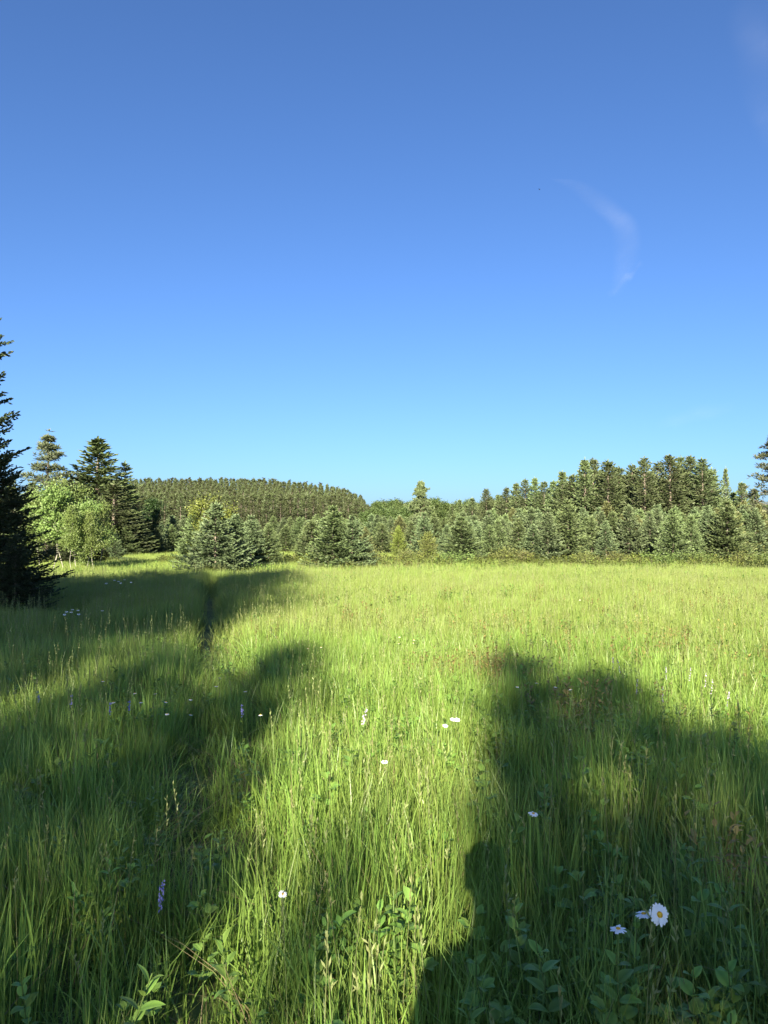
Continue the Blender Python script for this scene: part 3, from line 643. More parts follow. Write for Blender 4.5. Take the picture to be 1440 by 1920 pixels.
shade_tree(0.55, 7.9, -22, SHN, 14.0, 0.95, 'narrow spruce right behind the viewer')
shade_tree(1.20, 7.1, -24, SHN, 14.0, 0.9, 'second narrow spruce right behind the viewer')
shade_tree(1.7, 5.2, -22, SHN, 14.0, 1.0, 'third narrow spruce right behind the viewer')
shade_tree(2.4, 4.1, -23, SHN, 14.0, 1.2, 'fourth narrow spruce right behind the viewer')
shade_tree(3.3, 3.1, -23, SH, 14.0, 0.8, 'broad lowest spruce right behind the viewer')
# tall conical crowns on bare trunks well behind: their shadow reaches across the middle distance
HB = [conifer('tall_fir', 22.0, 3.2, 15.3 + i * 0.4, 30, 9, M['shade'], M['bark'], 201 + i, pw=0.85, sl=0.30, sw=0.050, step=0.24, twig_step=0.26, jit=0.25) for i in range(2)]
shade_tree(-5.9, 24.6, -27, HB[0], 22.0, 1.0, 'tall fir standing well behind the viewer on the left')
shade_tree(-8.3, 23.3, -28, HB[1], 22.0, 1.0, 'second tall fir behind the viewer on the left')
shade_tree(-11.0, 22.0, -27, HB[0], 22.0, 1.1, 'third tall fir behind the viewer on the left')
shade_tree(-14.0, 21.0, -29, HB[1], 22.0, 1.2, 'fourth tall fir behind the viewer on the left')
shade_tree(-17.5, 21.0, -28, HB[0], 22.0, 1.2, 'fifth tall fir behind the viewer on the left')

# ------------------------------------------------------------------ grass
def blades(n, rad, h0, h1, w, seed, segs=4, bend=0.35, lean=0.12, mat=None, heads=0.0, head_mat=None, name='grass_tuft'):
    rng = np.random.default_rng(seed)
    a = rng.uniform(0, 6.28, n); r = rad * np.sqrt(rng.uniform(0, 1, n))
    base = np.column_stack([r * np.cos(a), r * np.sin(a), np.zeros(n)])
    h = h0 + (h1 - h0) * rng.beta(2.2, 1.8, n); az = rng.uniform(0, 6.28, n)
    d = np.column_stack([np.cos(az), np.sin(az), np.zeros(n)])
    fa = rng.uniform(0, 6.28, n); side = np.column_stack([np.cos(fa), np.sin(fa), np.zeros(n)])
    bd = np.abs(rng.normal(0, bend, n)); ln = np.abs(rng.normal(0, lean, n)); ww = w * rng.uniform(0.6, 1.35, n)
    t = np.linspace(0, 1, segs + 1)
    off = (ln[:, None] * t + bd[:, None] * t ** 2.6) * h[:, None]
    z = h[:, None] * (t - 0.35 * (bd[:, None] ** 1.2) * t ** 3)
    c = base[:, None] + d[:, None] * off[..., None]; c[..., 2] += z - 0.02
    wt = np.interp(t, [0, 0.35, 0.75, 1], [0.7, 1.0, 0.7, 0.06])
    l = c - side[:, None] * (ww[:, None] * wt)[..., None]; rr = c + side[:, None] * (ww[:, None] * wt)[..., None]
    V = np.stack([l, rr], 2).reshape(-1, 3)
    k = np.arange(n)[:, None] * (segs + 1) * 2 + np.arange(segs)[None] * 2
    Q = np.stack([k, k + 1, k + 3, k + 2], -1).reshape(-1, 4)
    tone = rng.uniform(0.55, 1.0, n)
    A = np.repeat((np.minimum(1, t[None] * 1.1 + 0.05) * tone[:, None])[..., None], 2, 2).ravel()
    me_mats = [mat or M['grass']]; mi = np.zeros(len(Q), int)
    nh = int(n * heads)
    if nh:
        g = Geo(); hh = h1 * rng.uniform(0.95, 1.35, nh); a = rng.uniform(0, 6.28, nh); r = rad * rng.uniform(0, 1, nh)
        for i in range(nh):
            b = np.array([r[i] * math.cos(a[i]), r[i] * math.sin(a[i]), 0]); dd = np.array([math.cos(az[i]), math.sin(az[i]), 0]) * rng.uniform(0.02, 0.14) * hh[i]
            pts = np.array([b, b + dd * 0.25 + [0, 0, hh[i] * 0.5], b + dd + [0, 0, hh[i]]])
            tube(g, pts, [0.0012 + w * 0.15, 0.001 + w * 0.12, 0.0006], 3, A=0.6)
            m = 12; f = rng.uniform(0.80, 1.0, m); P = b + dd * f[:, None] ** 2; P[:, 2] = hh[i] * f
            sprays(g, P, np.array([0, 0, 1.0]) + rng.normal(0, 0.35, (m, 3)), 0.018 + w * 1.5, 0.0022 + w * 0.25, rng.uniform(0.4, 1, m), rng, 1)
        V2 = np.concatenate(g.V); Q2 = np.concatenate(g.Q) + len(V); A = np.concatenate([A, np.concatenate(g.A)])
        V = np.concatenate([V, V2]); Q = np.concatenate([Q, Q2]); mi = np.concatenate([mi, np.ones(len(Q2), int)]); me_mats.append(head_mat or M['seed'])
    return make_mesh(name, V, Q, me_mats, {'tip': A}, mi)

def herb(seed, h, n_leaf, ls, mat, name='herb', rad=0.05, wide=0.42, stems=3):
    """a small leafy weed: stems with pairs of oval leaves"""
    rng = np.random.default_rng(seed); g = Geo(); P, D = [], []
    for s in range(stems):
        a = rng.uniform(0, 6.28); b = np.array([math.cos(a), math.sin(a), 0]) * rad * rng.uniform(0, 1); ln = rng.normal(0, 0.12, 2) * h; hh = h * rng.uniform(0.7, 1.1)
        pts = np.array([b, b + [ln[0] * 0.4, ln[1] * 0.4, hh * 0.5], b + [ln[0], ln[1], hh]]); tube(g, pts, [0.0025, 0.002, 0.001], 3, A=0.3)
        m = n_leaf // stems; f = np.sort(rng.uniform(0.3, 1.0, m)); az = np.arange(m) * 2.4 + rng.normal(0, 0.4, m)
        p = b + np.column_stack([ln[0] * f, ln[1] * f, hh * f]); P.append(p); e = 0.1 + 0.9 * f ** 3
        D.append(np.column_stack([np.cos(az), np.sin(az), e]))
    P = np.concatenate(P); D = norm(np.concatenate(D)); n = len(P); L = (ls * rng.uniform(0.6, 1.2, n))[:, None]
    s1 = norm(np.cross(D, [0, 0, 1.0])); up = np.cross(s1, D); W = L * wide * 0.5
    a0 = P; a1 = P + D * L * 0.35 + up * L * 0.06; a2 = P + D * L * 0.72; a3 = P + D * L * 1.0 - up * L * 0.12
    l1 = a1 - s1 * W + up * W * 0.25; r1 = a1 + s1 * W + up * W * 0.25; l2 = a2 - s1 * W * 0.8 + up * W * 0.2; r2 = a2 + s1 * W * 0.8 + up * W * 0.2
    V = np.stack([a0, a1, a2, a3, l1, r1, l2, r2], 1).reshape(-1, 3); k = np.arange(n)[:, None] * 8
    T = np.concatenate([k + np.array([[0, 1, 4]]), k + np.array([[0, 5, 1]]), k + np.array([[2, 3, 6]]), k + np.array([[2, 7, 3]]),
                        k + np.array([[1, 2, 6]]), k + np.array([[1, 6, 4]]), k + np.array([[1, 5, 7]]), k + np.array([[1, 7, 2]])])
    g.add(V, T=T, A=np.repeat(rng.uniform(0.3, 1, n), 8))
    return g.mesh(name, mat)

def fbm(x, y, s, seed=0.0):
    return np.array([mnoise.fractal(Vector((a * s + seed, b * s - seed, seed)), 1.0, 2.0, 3) for a, b in zip(x, y)])

def wedge(y0, y1, density, pad=1.5, k=0.60):
    area = sum((k * (y + 0.5 * (y1 - y0) / 200) + pad) * 2 * (y1 - y0) / 200 for y in np.linspace(y0, y1, 200)) if y1 > 0 else 0
    n = int(area * density * 1.35); y = RNG.uniform(y0, y1, n * 2); x = RNG.uniform(-1, 1, n * 2) * (k * y1 + pad)
    keep = np.abs(x) < k * np.maximum(y, 0) + pad; x, y = x[keep], y[keep]
    want = int(area * density); return x[:want], y[:want]

def rut(x, y):
    a, b = rut_depth(x, y); return np.maximum(a, 0.8 * b)

def place(name, protos, x, y, hs, tilt=0.04, keep_rut=0.0, label=None, cat=None, wobble=0.25, dens=None):
    n = len(x); r = rut(x, y); keep = RNG.uniform(0, 1, n) > r * (1 - keep_rut)
    if dens is not None: keep &= RNG.uniform(0, 1, n) < dens
    x, y, r = x[keep], y[keep], r[keep]; n = len(x)
    big = fbm(x, y, 0.5, 3.1); s = hs * (1 + wobble * big) * RNG.uniform(0.8, 1.2, n) * (1 - 0.55 * r)
    near_tree = np.ones(n)
    w = RNG.uniform(0.85, 1.15, n)
    rots = np.column_stack([RNG.normal(0, tilt, n), RNG.normal(0, tilt, n), RNG.uniform(0, 6.28, n)])
    return scatter(name, protos, np.column_stack([x, y, ground_z(x, y) - 0.02 - 0.05 * r]), rots, np.column_stack([w, w, s]), RNG.integers(0, len(protos), n), label, cat)

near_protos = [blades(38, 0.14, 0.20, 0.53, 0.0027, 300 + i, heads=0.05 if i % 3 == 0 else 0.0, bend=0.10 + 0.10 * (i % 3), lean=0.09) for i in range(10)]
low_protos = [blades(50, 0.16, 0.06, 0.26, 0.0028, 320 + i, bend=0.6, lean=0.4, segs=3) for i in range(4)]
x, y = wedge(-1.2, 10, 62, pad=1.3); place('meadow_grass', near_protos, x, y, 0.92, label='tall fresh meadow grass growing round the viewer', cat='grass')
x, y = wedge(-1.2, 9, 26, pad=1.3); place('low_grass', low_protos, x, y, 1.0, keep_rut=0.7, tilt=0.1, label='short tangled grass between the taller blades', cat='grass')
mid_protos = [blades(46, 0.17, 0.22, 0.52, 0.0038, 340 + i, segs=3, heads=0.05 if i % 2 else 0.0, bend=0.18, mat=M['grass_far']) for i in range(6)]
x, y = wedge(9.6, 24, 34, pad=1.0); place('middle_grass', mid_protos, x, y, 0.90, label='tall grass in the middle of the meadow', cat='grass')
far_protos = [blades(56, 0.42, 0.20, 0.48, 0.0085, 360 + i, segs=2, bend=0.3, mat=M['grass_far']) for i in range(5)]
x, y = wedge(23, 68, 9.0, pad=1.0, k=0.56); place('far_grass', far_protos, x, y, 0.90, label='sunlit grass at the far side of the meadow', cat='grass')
x, y = wedge(66, 150, 0.9, pad=1.0, k=0.56); far2 = [blades(40, 0.9, 0.3, 0.6, 0.03, 380 + i, segs=2, mat=M['grass_far']) for i in range(2)]
place('farthest_grass', far2, x, y, 1.0, label='grass beneath the trees beyond the meadow', cat='grass')
# dry stems, weeds
straw = [blades(12, 0.15, 0.15, 0.5, 0.0016, 390 + i, mat=M['straw'], bend=0.5, lean=0.5, segs=3) for i in range(3)]
x, y = wedge(-1, 10, 14, pad=1.2); place('dry_stems', straw, x, y, 0.9, label='dry straw coloured stems among the green grass', cat='grass', tilt=0.15, keep_rut=1)
herbs = [herb(400 + i, 0.34, 26, 0.050, M['herb'], wide=0.55 if i % 2 else 0.38) for i in range(6)]
x, y = wedge(0.2, 11, 20, pad=1.2)
dn = np.clip(0.35 + 1.4 * fbm(x, y, 0.7, 8.0) + 0.35 * smooth(0, 2, x), 0.05, 1)
place('leafy_weeds', herbs, x, y, 1.0, tilt=0.12, dens=dn, keep_rut=0.9, label='small leafy weeds growing through the grass', cat='weeds')
herbs2 = [herb(420 + i, 0.40, 34, 0.065, M['herb'], wide=0.5, rad=0.12, stems=5) for i in range(3)]
x, y = wedge(10, 34, 3.2, pad=1.0); dn = np.clip(0.3 + 1.5 * fbm(x, y, 0.25, 5.0), 0, 1)
place('middle_weeds', herbs2, x, y, 1.0, tilt=0.12, dens=dn, label='patches of leafy weeds farther out in the meadow', cat='weeds')
red = [herb(440 + i, 0.5, 40, 0.045, M['sorrel'], wide=0.4, rad=0.08, stems=5) for i in range(3)]
pts = []
for cx_, cy_, n_, sp in [(880, 1235, 34, 0.30), (1130, 1290, 14, 0.35), (660, 1152, 14, 0.5), (1340, 1570, 3, 0.05), (1180, 1200, 20, 0.9), (1010, 1120, 26, 1.8), (1390, 1210, 24, 0.9), (690, 1063, 40, 2.0), (460, 1175, 10, 0.3), (950, 1160, 20, 1.2), (1300, 1130, 30, 2.0)]:
    gx, gy = at(cx_, cy_, 0.4)
    for _ in range(n_): pts.append((gx + rnd.gauss(0, sp), gy + rnd.gauss(0, sp)))
pts = np.array(pts); place('reddish_weeds', red, pts[:, 0], pts[:, 1], 0.95, label='thin patches of reddish ochre weeds in the meadow', cat='weeds')
# taller weeds along the foot of the spruces
tall = [herb(460 + i, 0.62, 60, 0.11, M['scrub'] if i % 2 else M['larch'], wide=0.5, rad=0.25, stems=9) for i in range(4)]
n = 1500; px = RNG.uniform(300, 1480, n); d = RNG.uniform(28, 38, n); x = (px - CX) / F * d
ok = ~((px < 560) & (d < 33)); x, d = x[ok], d[ok]
place('edge_weeds', tall, x, d, 0.85, label='rough ochre and green weeds along the foot of the spruces', cat='weeds', dens=np.clip((d - 26) / 10, 0.1, 1))

# ------------------------------------------------------------------ flowers
def petal_mesh(L=0.021, W=0.0048):
    g = Geo(); t = np.linspace(0, 1, 5); w = np.array([0.35, 0.85, 1.0, 0.85, 0.35]) * W
    z = -0.15 * L * t ** 2; c = np.column_stack([0.006 + t * L, 0 * t, z])
    l = c + np.column_stack([0 * t, w, -0.12 * w]); r_ = c - np.column_stack([0 * t, w, 0.12 * w])
    V = np.concatenate([c, l, r_]); k = np.arange(4)
    Q = np.concatenate([np.column_stack([k, k + 1, k + 6, k + 5]), np.column_stack([k, k + 10, k + 11, k + 1])]); g.add(V, Q=Q, A=1.0)
    return g.mesh('petal', M['petal'], True)
def disc_mesh():
    g = Geo(); rows_ = []
    for i, (r_, z_) in enumerate([(0.0078, 0), (0.0075, 0.0018), (0.0052, 0.0034), (0.0022, 0.0040), (0.0001, 0.0036)]):
        a = np.arange(10) / 10 * 2 * math.pi; rows_.append(np.column_stack([r_ * np.cos(a), r_ * np.sin(a), np.full(10, z_)]))
    V = np.concatenate(rows_); i = np.arange(4)[:, None] * 10; j = np.arange(10)[None]; k = (j + 1) % 10
    g.add(V, Q=np.stack([i + j, i + k, i + 10 + k, i + 10 + j], -1).reshape(-1, 4), A=1.0); return g.mesh('flower_disc', M['disc'], True)
PET, DISC = petal_mesh(), disc_mesh()
def stem_mesh(dx, dy, h, r_=0.0014):
    g = Geo(); t = np.linspace(0, 1, 5); pts = np.column_stack([dx * t ** 1.6, dy * t ** 1.6, h * t]); tube(g, pts, np.full(5, r_), 4, A=0.5); return g.mesh('stem', M['stem'])
def daisy(px, py, z, tilt, yaw, label, size=1.0):
    """near daisy: stem, disc and separate petals"""
    fx, fy = at(px, py, z); bx, by_ = fx + rnd.uniform(-0.05, 0.05), fy + rnd.uniform(-0.02, 0.08)
    t = empty('daisy', (bx, by_, float(ground_z(bx, by_)))); tag(t, label, 'daisy', 'daisies close to the viewer')
    obj('stem', stem_mesh(fx - bx, fy - by_, z), t)
    rot = Matrix.Rotation(yaw, 4, 'Z') @ Matrix.Rotation(tilt, 4, 'X'); base = Matrix.Translation((fx - bx, fy - by_, z))
    d = obj('flower_disc', DISC, t); d.matrix_local = base @ rot @ Matrix.Scale(size, 4)
    n = 19
    for i in range(n):
        p = obj('petal', PET, t)
        p.matrix_local = base @ rot @ Matrix.Rotation(i / n * 6.2832 + rnd.uniform(-0.06, 0.06), 4, 'Z') @ Matrix.Rotation(rnd.uniform(-0.12, 0.2), 4, 'Y') @ Matrix.Scale(size * rnd.uniform(0.9, 1.08), 4)
# tilt: 0 looks up; about 1.2 turns the face toward the viewer (yaw 0)
daisy(1237, 1715, 0.52, 1.05, 0.15, 'large open white daisy with yellow centre at bottom right', 1.12)
daisy(1207, 1713, 0.50, -0.15, 0.5, 'white daisy seen edge on just left of the large open one', 0.9)
daisy(1159, 1741, 0.50, 0.02, -0.9, 'small tilted white daisy lower left of the large open one', 0.85)
daisy(1000, 1525, 0.50, 0.2, 0.6, 'white daisy half turned in the shaded grass above the others', 0.75)
daisy(530, 1676, 0.45, 0.6, 0.2, 'small ragged white flower low in the grass left of the sunlit strip', 0.5)
daisy(721, 1428, 0.52, 0.3, 0.3, 'lone white daisy in the sunlit grass at the centre', 0.6)
daisy(849, 1348, 0.52, 0.4, 0.2, 'left daisy of the close pair by the shadow edge', 0.6)
daisy(857, 1349, 0.52, 0.5, -0.2, 'right daisy of the close pair by the shadow edge', 0.6)
daisy(835, 1360, 0.51, 0.3, 0.0, 'daisy just below left of the close pair by the shadow edge', 0.6)
def small_daisy_mesh(seed):
    rng = random.Random(seed); V = []; Q = []; mi = []; n = 0
    for i in range(11):
        a = i / 11 * 6.283; ca, sa = math.cos(a), math.sin(a); w = 0.006
        for (r_, s_, z_) in [(0.004, 0, 0), (0.016, w, -0.001), (0.026, 0, -0.004), (0.016, -w, -0.001)]: V.append((ca * r_ - sa * s_, sa * r_ + ca * s_, 0.5 + z_))
        Q.append((n, n + 1, n + 2, n + 3)); mi.append(0); n += 4
    for z_ in (0.5, 0.505):
        r_ = 0.008 if z_ == 0.5 else 0.004
        V += [(r_ * math.cos(k * 1.0472), r_ * math.sin(k * 1.0472), z_) for k in range(6)]
    for k in range(6): Q.append((n + k, n + (k + 1) % 6, n + 6 + (k + 1) % 6, n + 6 + k)); mi.append(1)
    Q += [(n + 6, n + 7, n + 8, n + 9), (n + 9, n + 10, n + 11, n + 6)]; mi += [1, 1]; n += 12
    V += [(-0.0012, 0, 0), (0.0012, 0, 0), (0.0012, 0, 0.5), (-0.0012, 0, 0.5), (0, -0.0012, 0), (0, 0.0012, 0), (0, 0.0012, 0.5), (0, -0.0012, 0.5)]
    Q += [(n, n + 1, n + 2, n + 3), (n + 4, n + 5, n + 6, n + 7)]; mi += [2, 2]
    return make_mesh('small_daisy', V, np.array(Q), [M['petal'], M['disc'], M['stem']], None, mi)
SD = small_daisy_mesh(1)
far_d = [(405, 1268), (400, 1281), (465, 1292), (300, 1297), (278, 1310), (262, 1310), (335, 1303), (225, 1309), (193, 1273), (316, 1324), (333, 1336), (279, 1292),
         (616, 1209), (562, 1212), (960, 1279), (1014, 1277), (1001, 1277), (1083, 1285), (764, 1196), (757, 1201), (752, 1204), (745, 1190), (1087, 1122), (493, 1334)]
for i, (px, py) in enumerate(far_d):
    x, y = at(px, py, 0.5); o = obj('daisy', SD, loc=(x, y, float(ground_z(x, y)))); o.rotation_euler = (rnd.uniform(0, 0.25), rnd.uniform(-0.1, 0.1), rnd.uniform(0, 6)); o.scale = (0.55, 0.55, 0.96)
    tag(o, 'tiny white daisy in the shaded grass left of the sunlit strip' if px < 600 else 'tiny white daisy scattered in the sunlit grass beyond the near daisies', 'daisy', 'daisies in the left shade' if px < 600 else 'daisies scattered in the sunlit meadow')
for i in range(13):
    px, py = [(121, 1144), (128, 1143), (137, 1142), (141, 1144), (150, 1143), (148, 1141), (199, 1144)][i] if i < 7 else (205 + (i - 7) * 8 + rnd.uniform(-2, 2), 1090 + rnd.uniform(-2, 2))
    x, y = at(px, py, 0.52); o = obj('daisy', SD, loc=(x, y, float(ground_z(x, y)))); o.rotation_euler = (rnd.uniform(0.1, 0.5), 0, rnd.uniform(-0.5, 0.5)); s = 0.9 if i < 7 else 1.2; o.scale = (s, s, 1.04)
    tag(o, 'small white flower in the cluster before the dark spruces' if i < 7 else 'small white flower in the far cluster below the aspens', 'flower', 'white flowers before the dark spruces' if i < 7 else 'white flowers below the aspens')

def vetch_mesh(seed, mat, h=0.48):
    rng = np.random.default_rng(seed); g = Geo(); w = Geo()
    tube(w, [[0, 0, 0], [0.01, 0, h * 0.5], [0.03, 0.01, h]], [0.0016, 0.0014, 0.001], 3, A=0.4)
    n = 26; f = rng.uniform(0.80, 1.0, n); P = np.column_stack([0.03 * f ** 2, 0.01 * f, h * f]); D = np.column_stack([rng.normal(0, 1, n), rng.normal(0, 1, n), rng.normal(-0.2, 0.3, n)])
    sprays(g, P, D, 0.016, 0.0042, 1.0, rng, 2)
    m = 16; f = rng.uniform(0.2, 0.75, m); P = np.column_stack([0.02 * f, 0 * f, h * f]); D = np.column_stack([rng.normal(0, 1, m), rng.normal(0, 1, m), rng.normal(0.4, 0.2, m)])
    sprays(w, P, D, 0.035, 0.005, 0.7, rng, 1)
    return w.mesh('vetch_stem', M['herb']), g.mesh('vetch_flowers', mat)
VV = [vetch_mesh(500 + i, M['violet']) for i in range(2)]; VL = [vetch_mesh(510 + i, M['lilac'], 0.52) for i in range(2)]
def vetch(px, py, ms, label, group, s=1.0, z=0.45):
    x, y = at(px, py, z); t = empty('vetch', (x, y, float(ground_z(x, y)))); tag(t, label, 'wildflower', group); t.scale = (s, s, 1); t.rotation_euler = (rnd.gauss(0, 0.08), rnd.gauss(0, 0.08), rnd.uniform(0, 6))
    obj('stem', ms[0], t); obj('flower_spike', ms[1], t)
vetch(291, 1699, VV[0], 'violet vetch spike, upper of two in the shaded grass at lower left', 'violet vetch', 0.45, 0.40)
vetch(284, 1718, VV[1], 'violet vetch spike, lower of two in the shaded grass at lower left', 'violet vetch', 0.45, 0.38)
for px, py in [(80, 1297), (126, 1311), (200, 1320), (240, 1322), (455, 1328)]: vetch(px, py, VV[0], 'dull violet vetch spike in the shaded grass at middle left', 'violet vetch in the left shade', 0.7)
for px, py in [(1275, 1266), (1312, 1278), (1317, 1290), (1350, 1308), (1240, 1305), (1175, 1252), (1146, 1245), (1190, 1290), (1255, 1262)]:
    vetch(px, py, VL[rnd.randrange(2)], 'pale lilac wildflower spike in the sunny grass beside the right shadow', 'lilac wildflowers on the right', 0.5)
vetch(660, 1339, VL[0], 'single pinkish clover like flower in the sunlit strip', 'lone pinkish flower', 0.9)

# ------------------------------------------------------------------ leafy plants near the viewer, each leaf its own piece
def leaf_mesh(L, W, seed, teeth=False):
    rng = np.random.default_rng(seed); n = 8; t = np.linspace(0, 1, n)
    w = W * np.abs(np.sin(np.pi * t ** 0.78)) ** 0.85; w[0] = W * 0.04; w[-1] = 0.0004
    if teeth: w = w * (1 + 0.10 * np.where(np.arange(n) % 2, 1, -1))
    c = np.column_stack([t * L, 0 * t, 0.10 * L * np.sin(t * 2.0) - 0.20 * L * t ** 2.2]); fold = 0.28
    h = w * 0.5
    rows_ = [c, c + np.column_stack([0 * t, h, fold * h]), c + np.column_stack([0 * t, w, fold * w * 0.55]), c + np.column_stack([0 * t, -h, fold * h]), c + np.column_stack([0 * t, -w, fold * w * 0.55])]
    V = np.concatenate(rows_); k = np.arange(n - 1); Q = []
    for a, b in ((0, 1), (1, 2), (3, 0), (4, 3)): Q.append(np.column_stack([a * n + k, a * n + k + 1, b * n + k + 1, b * n + k]))
    g = Geo(); A = np.concatenate([np.full(n, 0.2), np.full(n, 0.7), np.full(n, 1.0), np.full(n, 0.7), np.full(n, 1.0)])
    g.add(V, Q=np.concatenate(Q), A=A); return g.mesh('leaf', M['leaf'], True)
LV = [leaf_mesh(0.055, 0.015, 1), leaf_mesh(0.062, 0.018, 2), leaf_mesh(0.052, 0.018, 3, True), leaf_mesh(0.068, 0.013, 4)]
def leafy_proto(h, pairs, kind, seed):
    rng = random.Random(seed); dx, dy = rng.uniform(-0.06, 0.06), rng.uniform(-0.06, 0.06); out = []
    sm = stem_mesh(dx, dy, h, 0.0022)
    for i in range(pairs):
        f = 0.35 + 0.65 * (i + 0.3) / pairs; az = i * 1.57 + rng.uniform(-0.3, 0.3)
        m_ = 2 if kind != 'trio' else 3
        for s in range(m_):
            if kind == 'trio':
                yaw = az * 1.6 + (s - 1) * 0.95; stalk = 0.05 * (1.2 - f)
                o_ = Vector((math.cos(az * 1.6), math.sin(az * 1.6), 0.2)) * stalk
            else: yaw = az + s * math.pi; o_ = Vector((0, 0, 0))
            pitch = -(0.15 + 0.7 * f ** 2) + rng.uniform(-0.2, 0.2); sc = (1.15 - 0.45 * abs(f - 0.65) / 0.35) * rng.uniform(0.85, 1.1)
            mt = Matrix.Translation(Vector((dx * f ** 1.6, dy * f ** 1.6, h * f)) + o_) @ Matrix.Rotation(yaw, 4, 'Z') @ Matrix.Rotation(pitch, 4, 'Y') @ Matrix.Rotation(rng.uniform(-0.3, 0.3), 4, 'X') @ Matrix.Scale(sc, 4)
            out.append((LV[(rng.randrange(2) if kind != 'trio' else 2) if kind != 'long' else 3], mt))
    return sm, out
LPR = [leafy_proto(0.42, 6, 'pair', 1), leafy_proto(0.36, 5, 'trio', 2), leafy_proto(0.40, 7, 'long', 3), leafy_proto(0.34, 5, 'pair', 4), leafy_proto(0.38, 6, 'trio', 5)]
REFS = [(1237, 1715, 'large open daisy'), (1159, 1741, 'small tilted daisy'), (1000, 1525, 'half turned daisy'), (530, 1676, 'ragged white flower'), (288, 1708, 'violet vetch pair'), (1440, 1920, 'bottom right corner'),
        (0, 1920, 'bottom left corner'), (880, 1560, 'shadow of the head'), (721, 1428, 'lone centre daisy'), (850, 1350, 'close pair of daisies'), (1080, 1255, 'second peak of the right shadow'), (1440, 1440, 'right end of the right shadow')]
def where(px, py):
    q = min(REFS, key=lambda r_: math.hypot(px - r_[0], py - r_[1])); dx, dy = px - q[0], py - q[1]; d = math.hypot(dx, dy)
    v = 'below' if dy > 0.38 * d else 'above' if dy < -0.38 * d else ''; h = 'right' if dx > 0.38 * d else 'left' if dx < -0.38 * d else ''
    return ('close ' if d < 90 else 'well ' if d > 170 else '') + ' '.join(t for t in (v, h) if t) + ' of the ' + q[2]
def leafy(px, py, k, label, group=None, s=1.0, z=0.38):
    if group: label = ['broad oval leaved', 'three leaflet', 'narrow leaved', 'short oval leaved', 'spreading three leaflet'][k] + ' weed ' + where(px, py)
    x, y = at(px, py, z); t = empty('leafy_plant', (x, y, float(ground_z(x, y)))); t.rotation_euler = (rnd.gauss(0, 0.08), rnd.gauss(0, 0.08), rnd.uniform(0, 6.28)); t.scale = (s, s, s * 1.08)
    tag(t, label, 'plant', group); sm, lv = LPR[k]; obj('stem', sm, t)
    for me, mt in lv: obj('leaf', me, t).matrix_local = mt
leafy(195, 1868, 2, 'bright green leafy weed at the bottom left corner', s=1.0, z=0.34)
leafy(222, 1885, 1, 'low bright leaves beside the weed at the bottom left', s=0.7, z=0.26)
leafy(745, 1772, 0, 'leafy plant in the middle of the sunlit strip at the bottom', s=1.0, z=0.33)
leafy(770, 1830, 1, 'low leafy plant at the foot of the sunlit strip', s=0.9, z=0.25)
leafy(405, 1645, 1, 'leafy plant in the shade left of the sunlit strip', s=0.75, z=0.33)
leafy(385, 1760, 4, 'toothed leaf plant in the lower left shade', s=0.72, z=0.3)
leafy(440, 1750, 2, 'narrow leaved plant in the lower left shade', s=0.9)
grp = 'leafy plants under the daisies'
spots = [(930, 1735, 3), (985, 1745, 0), (1000, 1690, 1), (1050, 1800, 0), (1045, 1830, 0), (1120, 1780, 3), (1150, 1815, 0), (1180, 1790, 2), (1210, 1825, 4), (1090, 1745, 3), (1270, 1800, 1), (1330, 1790, 0), (1370, 1780, 3), (1395, 1800, 0),
         (1420, 1840, 4), (1300, 1870, 0), (1240, 1880, 1), (1130, 1870, 2), (1010, 1880, 4), (950, 1800, 1), (900, 1760, 0), (880, 1850, 2), (1350, 1720, 1), (1415, 1690, 0), (1340, 1650, 4), (1240, 1640, 3), (1160, 1660, 0), (1100, 1610, 1),
         (1200, 1590, 4), (1290, 1560, 0), (1385, 1590, 3), (1060, 1570, 1), (960, 1640, 3), (1150, 1700, 4), (1290, 1700, 0), (1430, 1760, 1), (860, 1680, 4), (1380, 1880, 0), (1180, 1905, 3), (1075, 1905, 1)]
for i, (px, py, k) in enumerate(spots):
    lab = 'broad leaved weed crowding the shaded grass beneath the daisies' if py > 1720 else 'leafy weed in the shaded grass around and above the daisies'
    leafy(px, py, k, lab, grp if py > 1720 else 'leafy weeds around the daisies', s=rnd.uniform(0.75, 1.05), z=rnd.uniform(0.36, 0.46))
for px, py, k in [(640, 1375, 0), (655, 1392, 1), (625, 1405, 3), (770, 1360, 1), (755, 1350, 0), (790, 1368, 3), (610, 1420, 1), (880, 1400, 0), (905, 1440, 1), (940, 1480, 3), (1020, 1450, 0), (1080, 1390, 1), (1180, 1370, 0), (1250, 1420, 3), (1330, 1450, 1), (850, 1370, 3), (690, 1470, 2), (1120, 1460, 4)]:
    leafy(px, py, k, 'yellow green leafy weed in the sunlit grass of the middle' if px < 860 else 'leafy weed in the grass of the right-hand shadow', 'leafy weeds in the sunlit middle' if px < 860 else 'leafy weeds in the right-hand shadow', s=rnd.uniform(0.8, 1.1), z=0.46)
for px, py, k in [(30, 1700, 1), (90, 1560, 0), (235, 1530, 4), (150, 1650, 3), (60, 1820, 0), (300, 1830, 1), (330, 1900, 3), (480, 1850, 4), (560, 1800, 1), (250, 1600, 1)]:
    leafy(px, py, k, 'dim leafy weed in the deep left-hand shade', 'leafy weeds in the left-hand shade', s=rnd.uniform(0.6, 0.8), z=0.32)

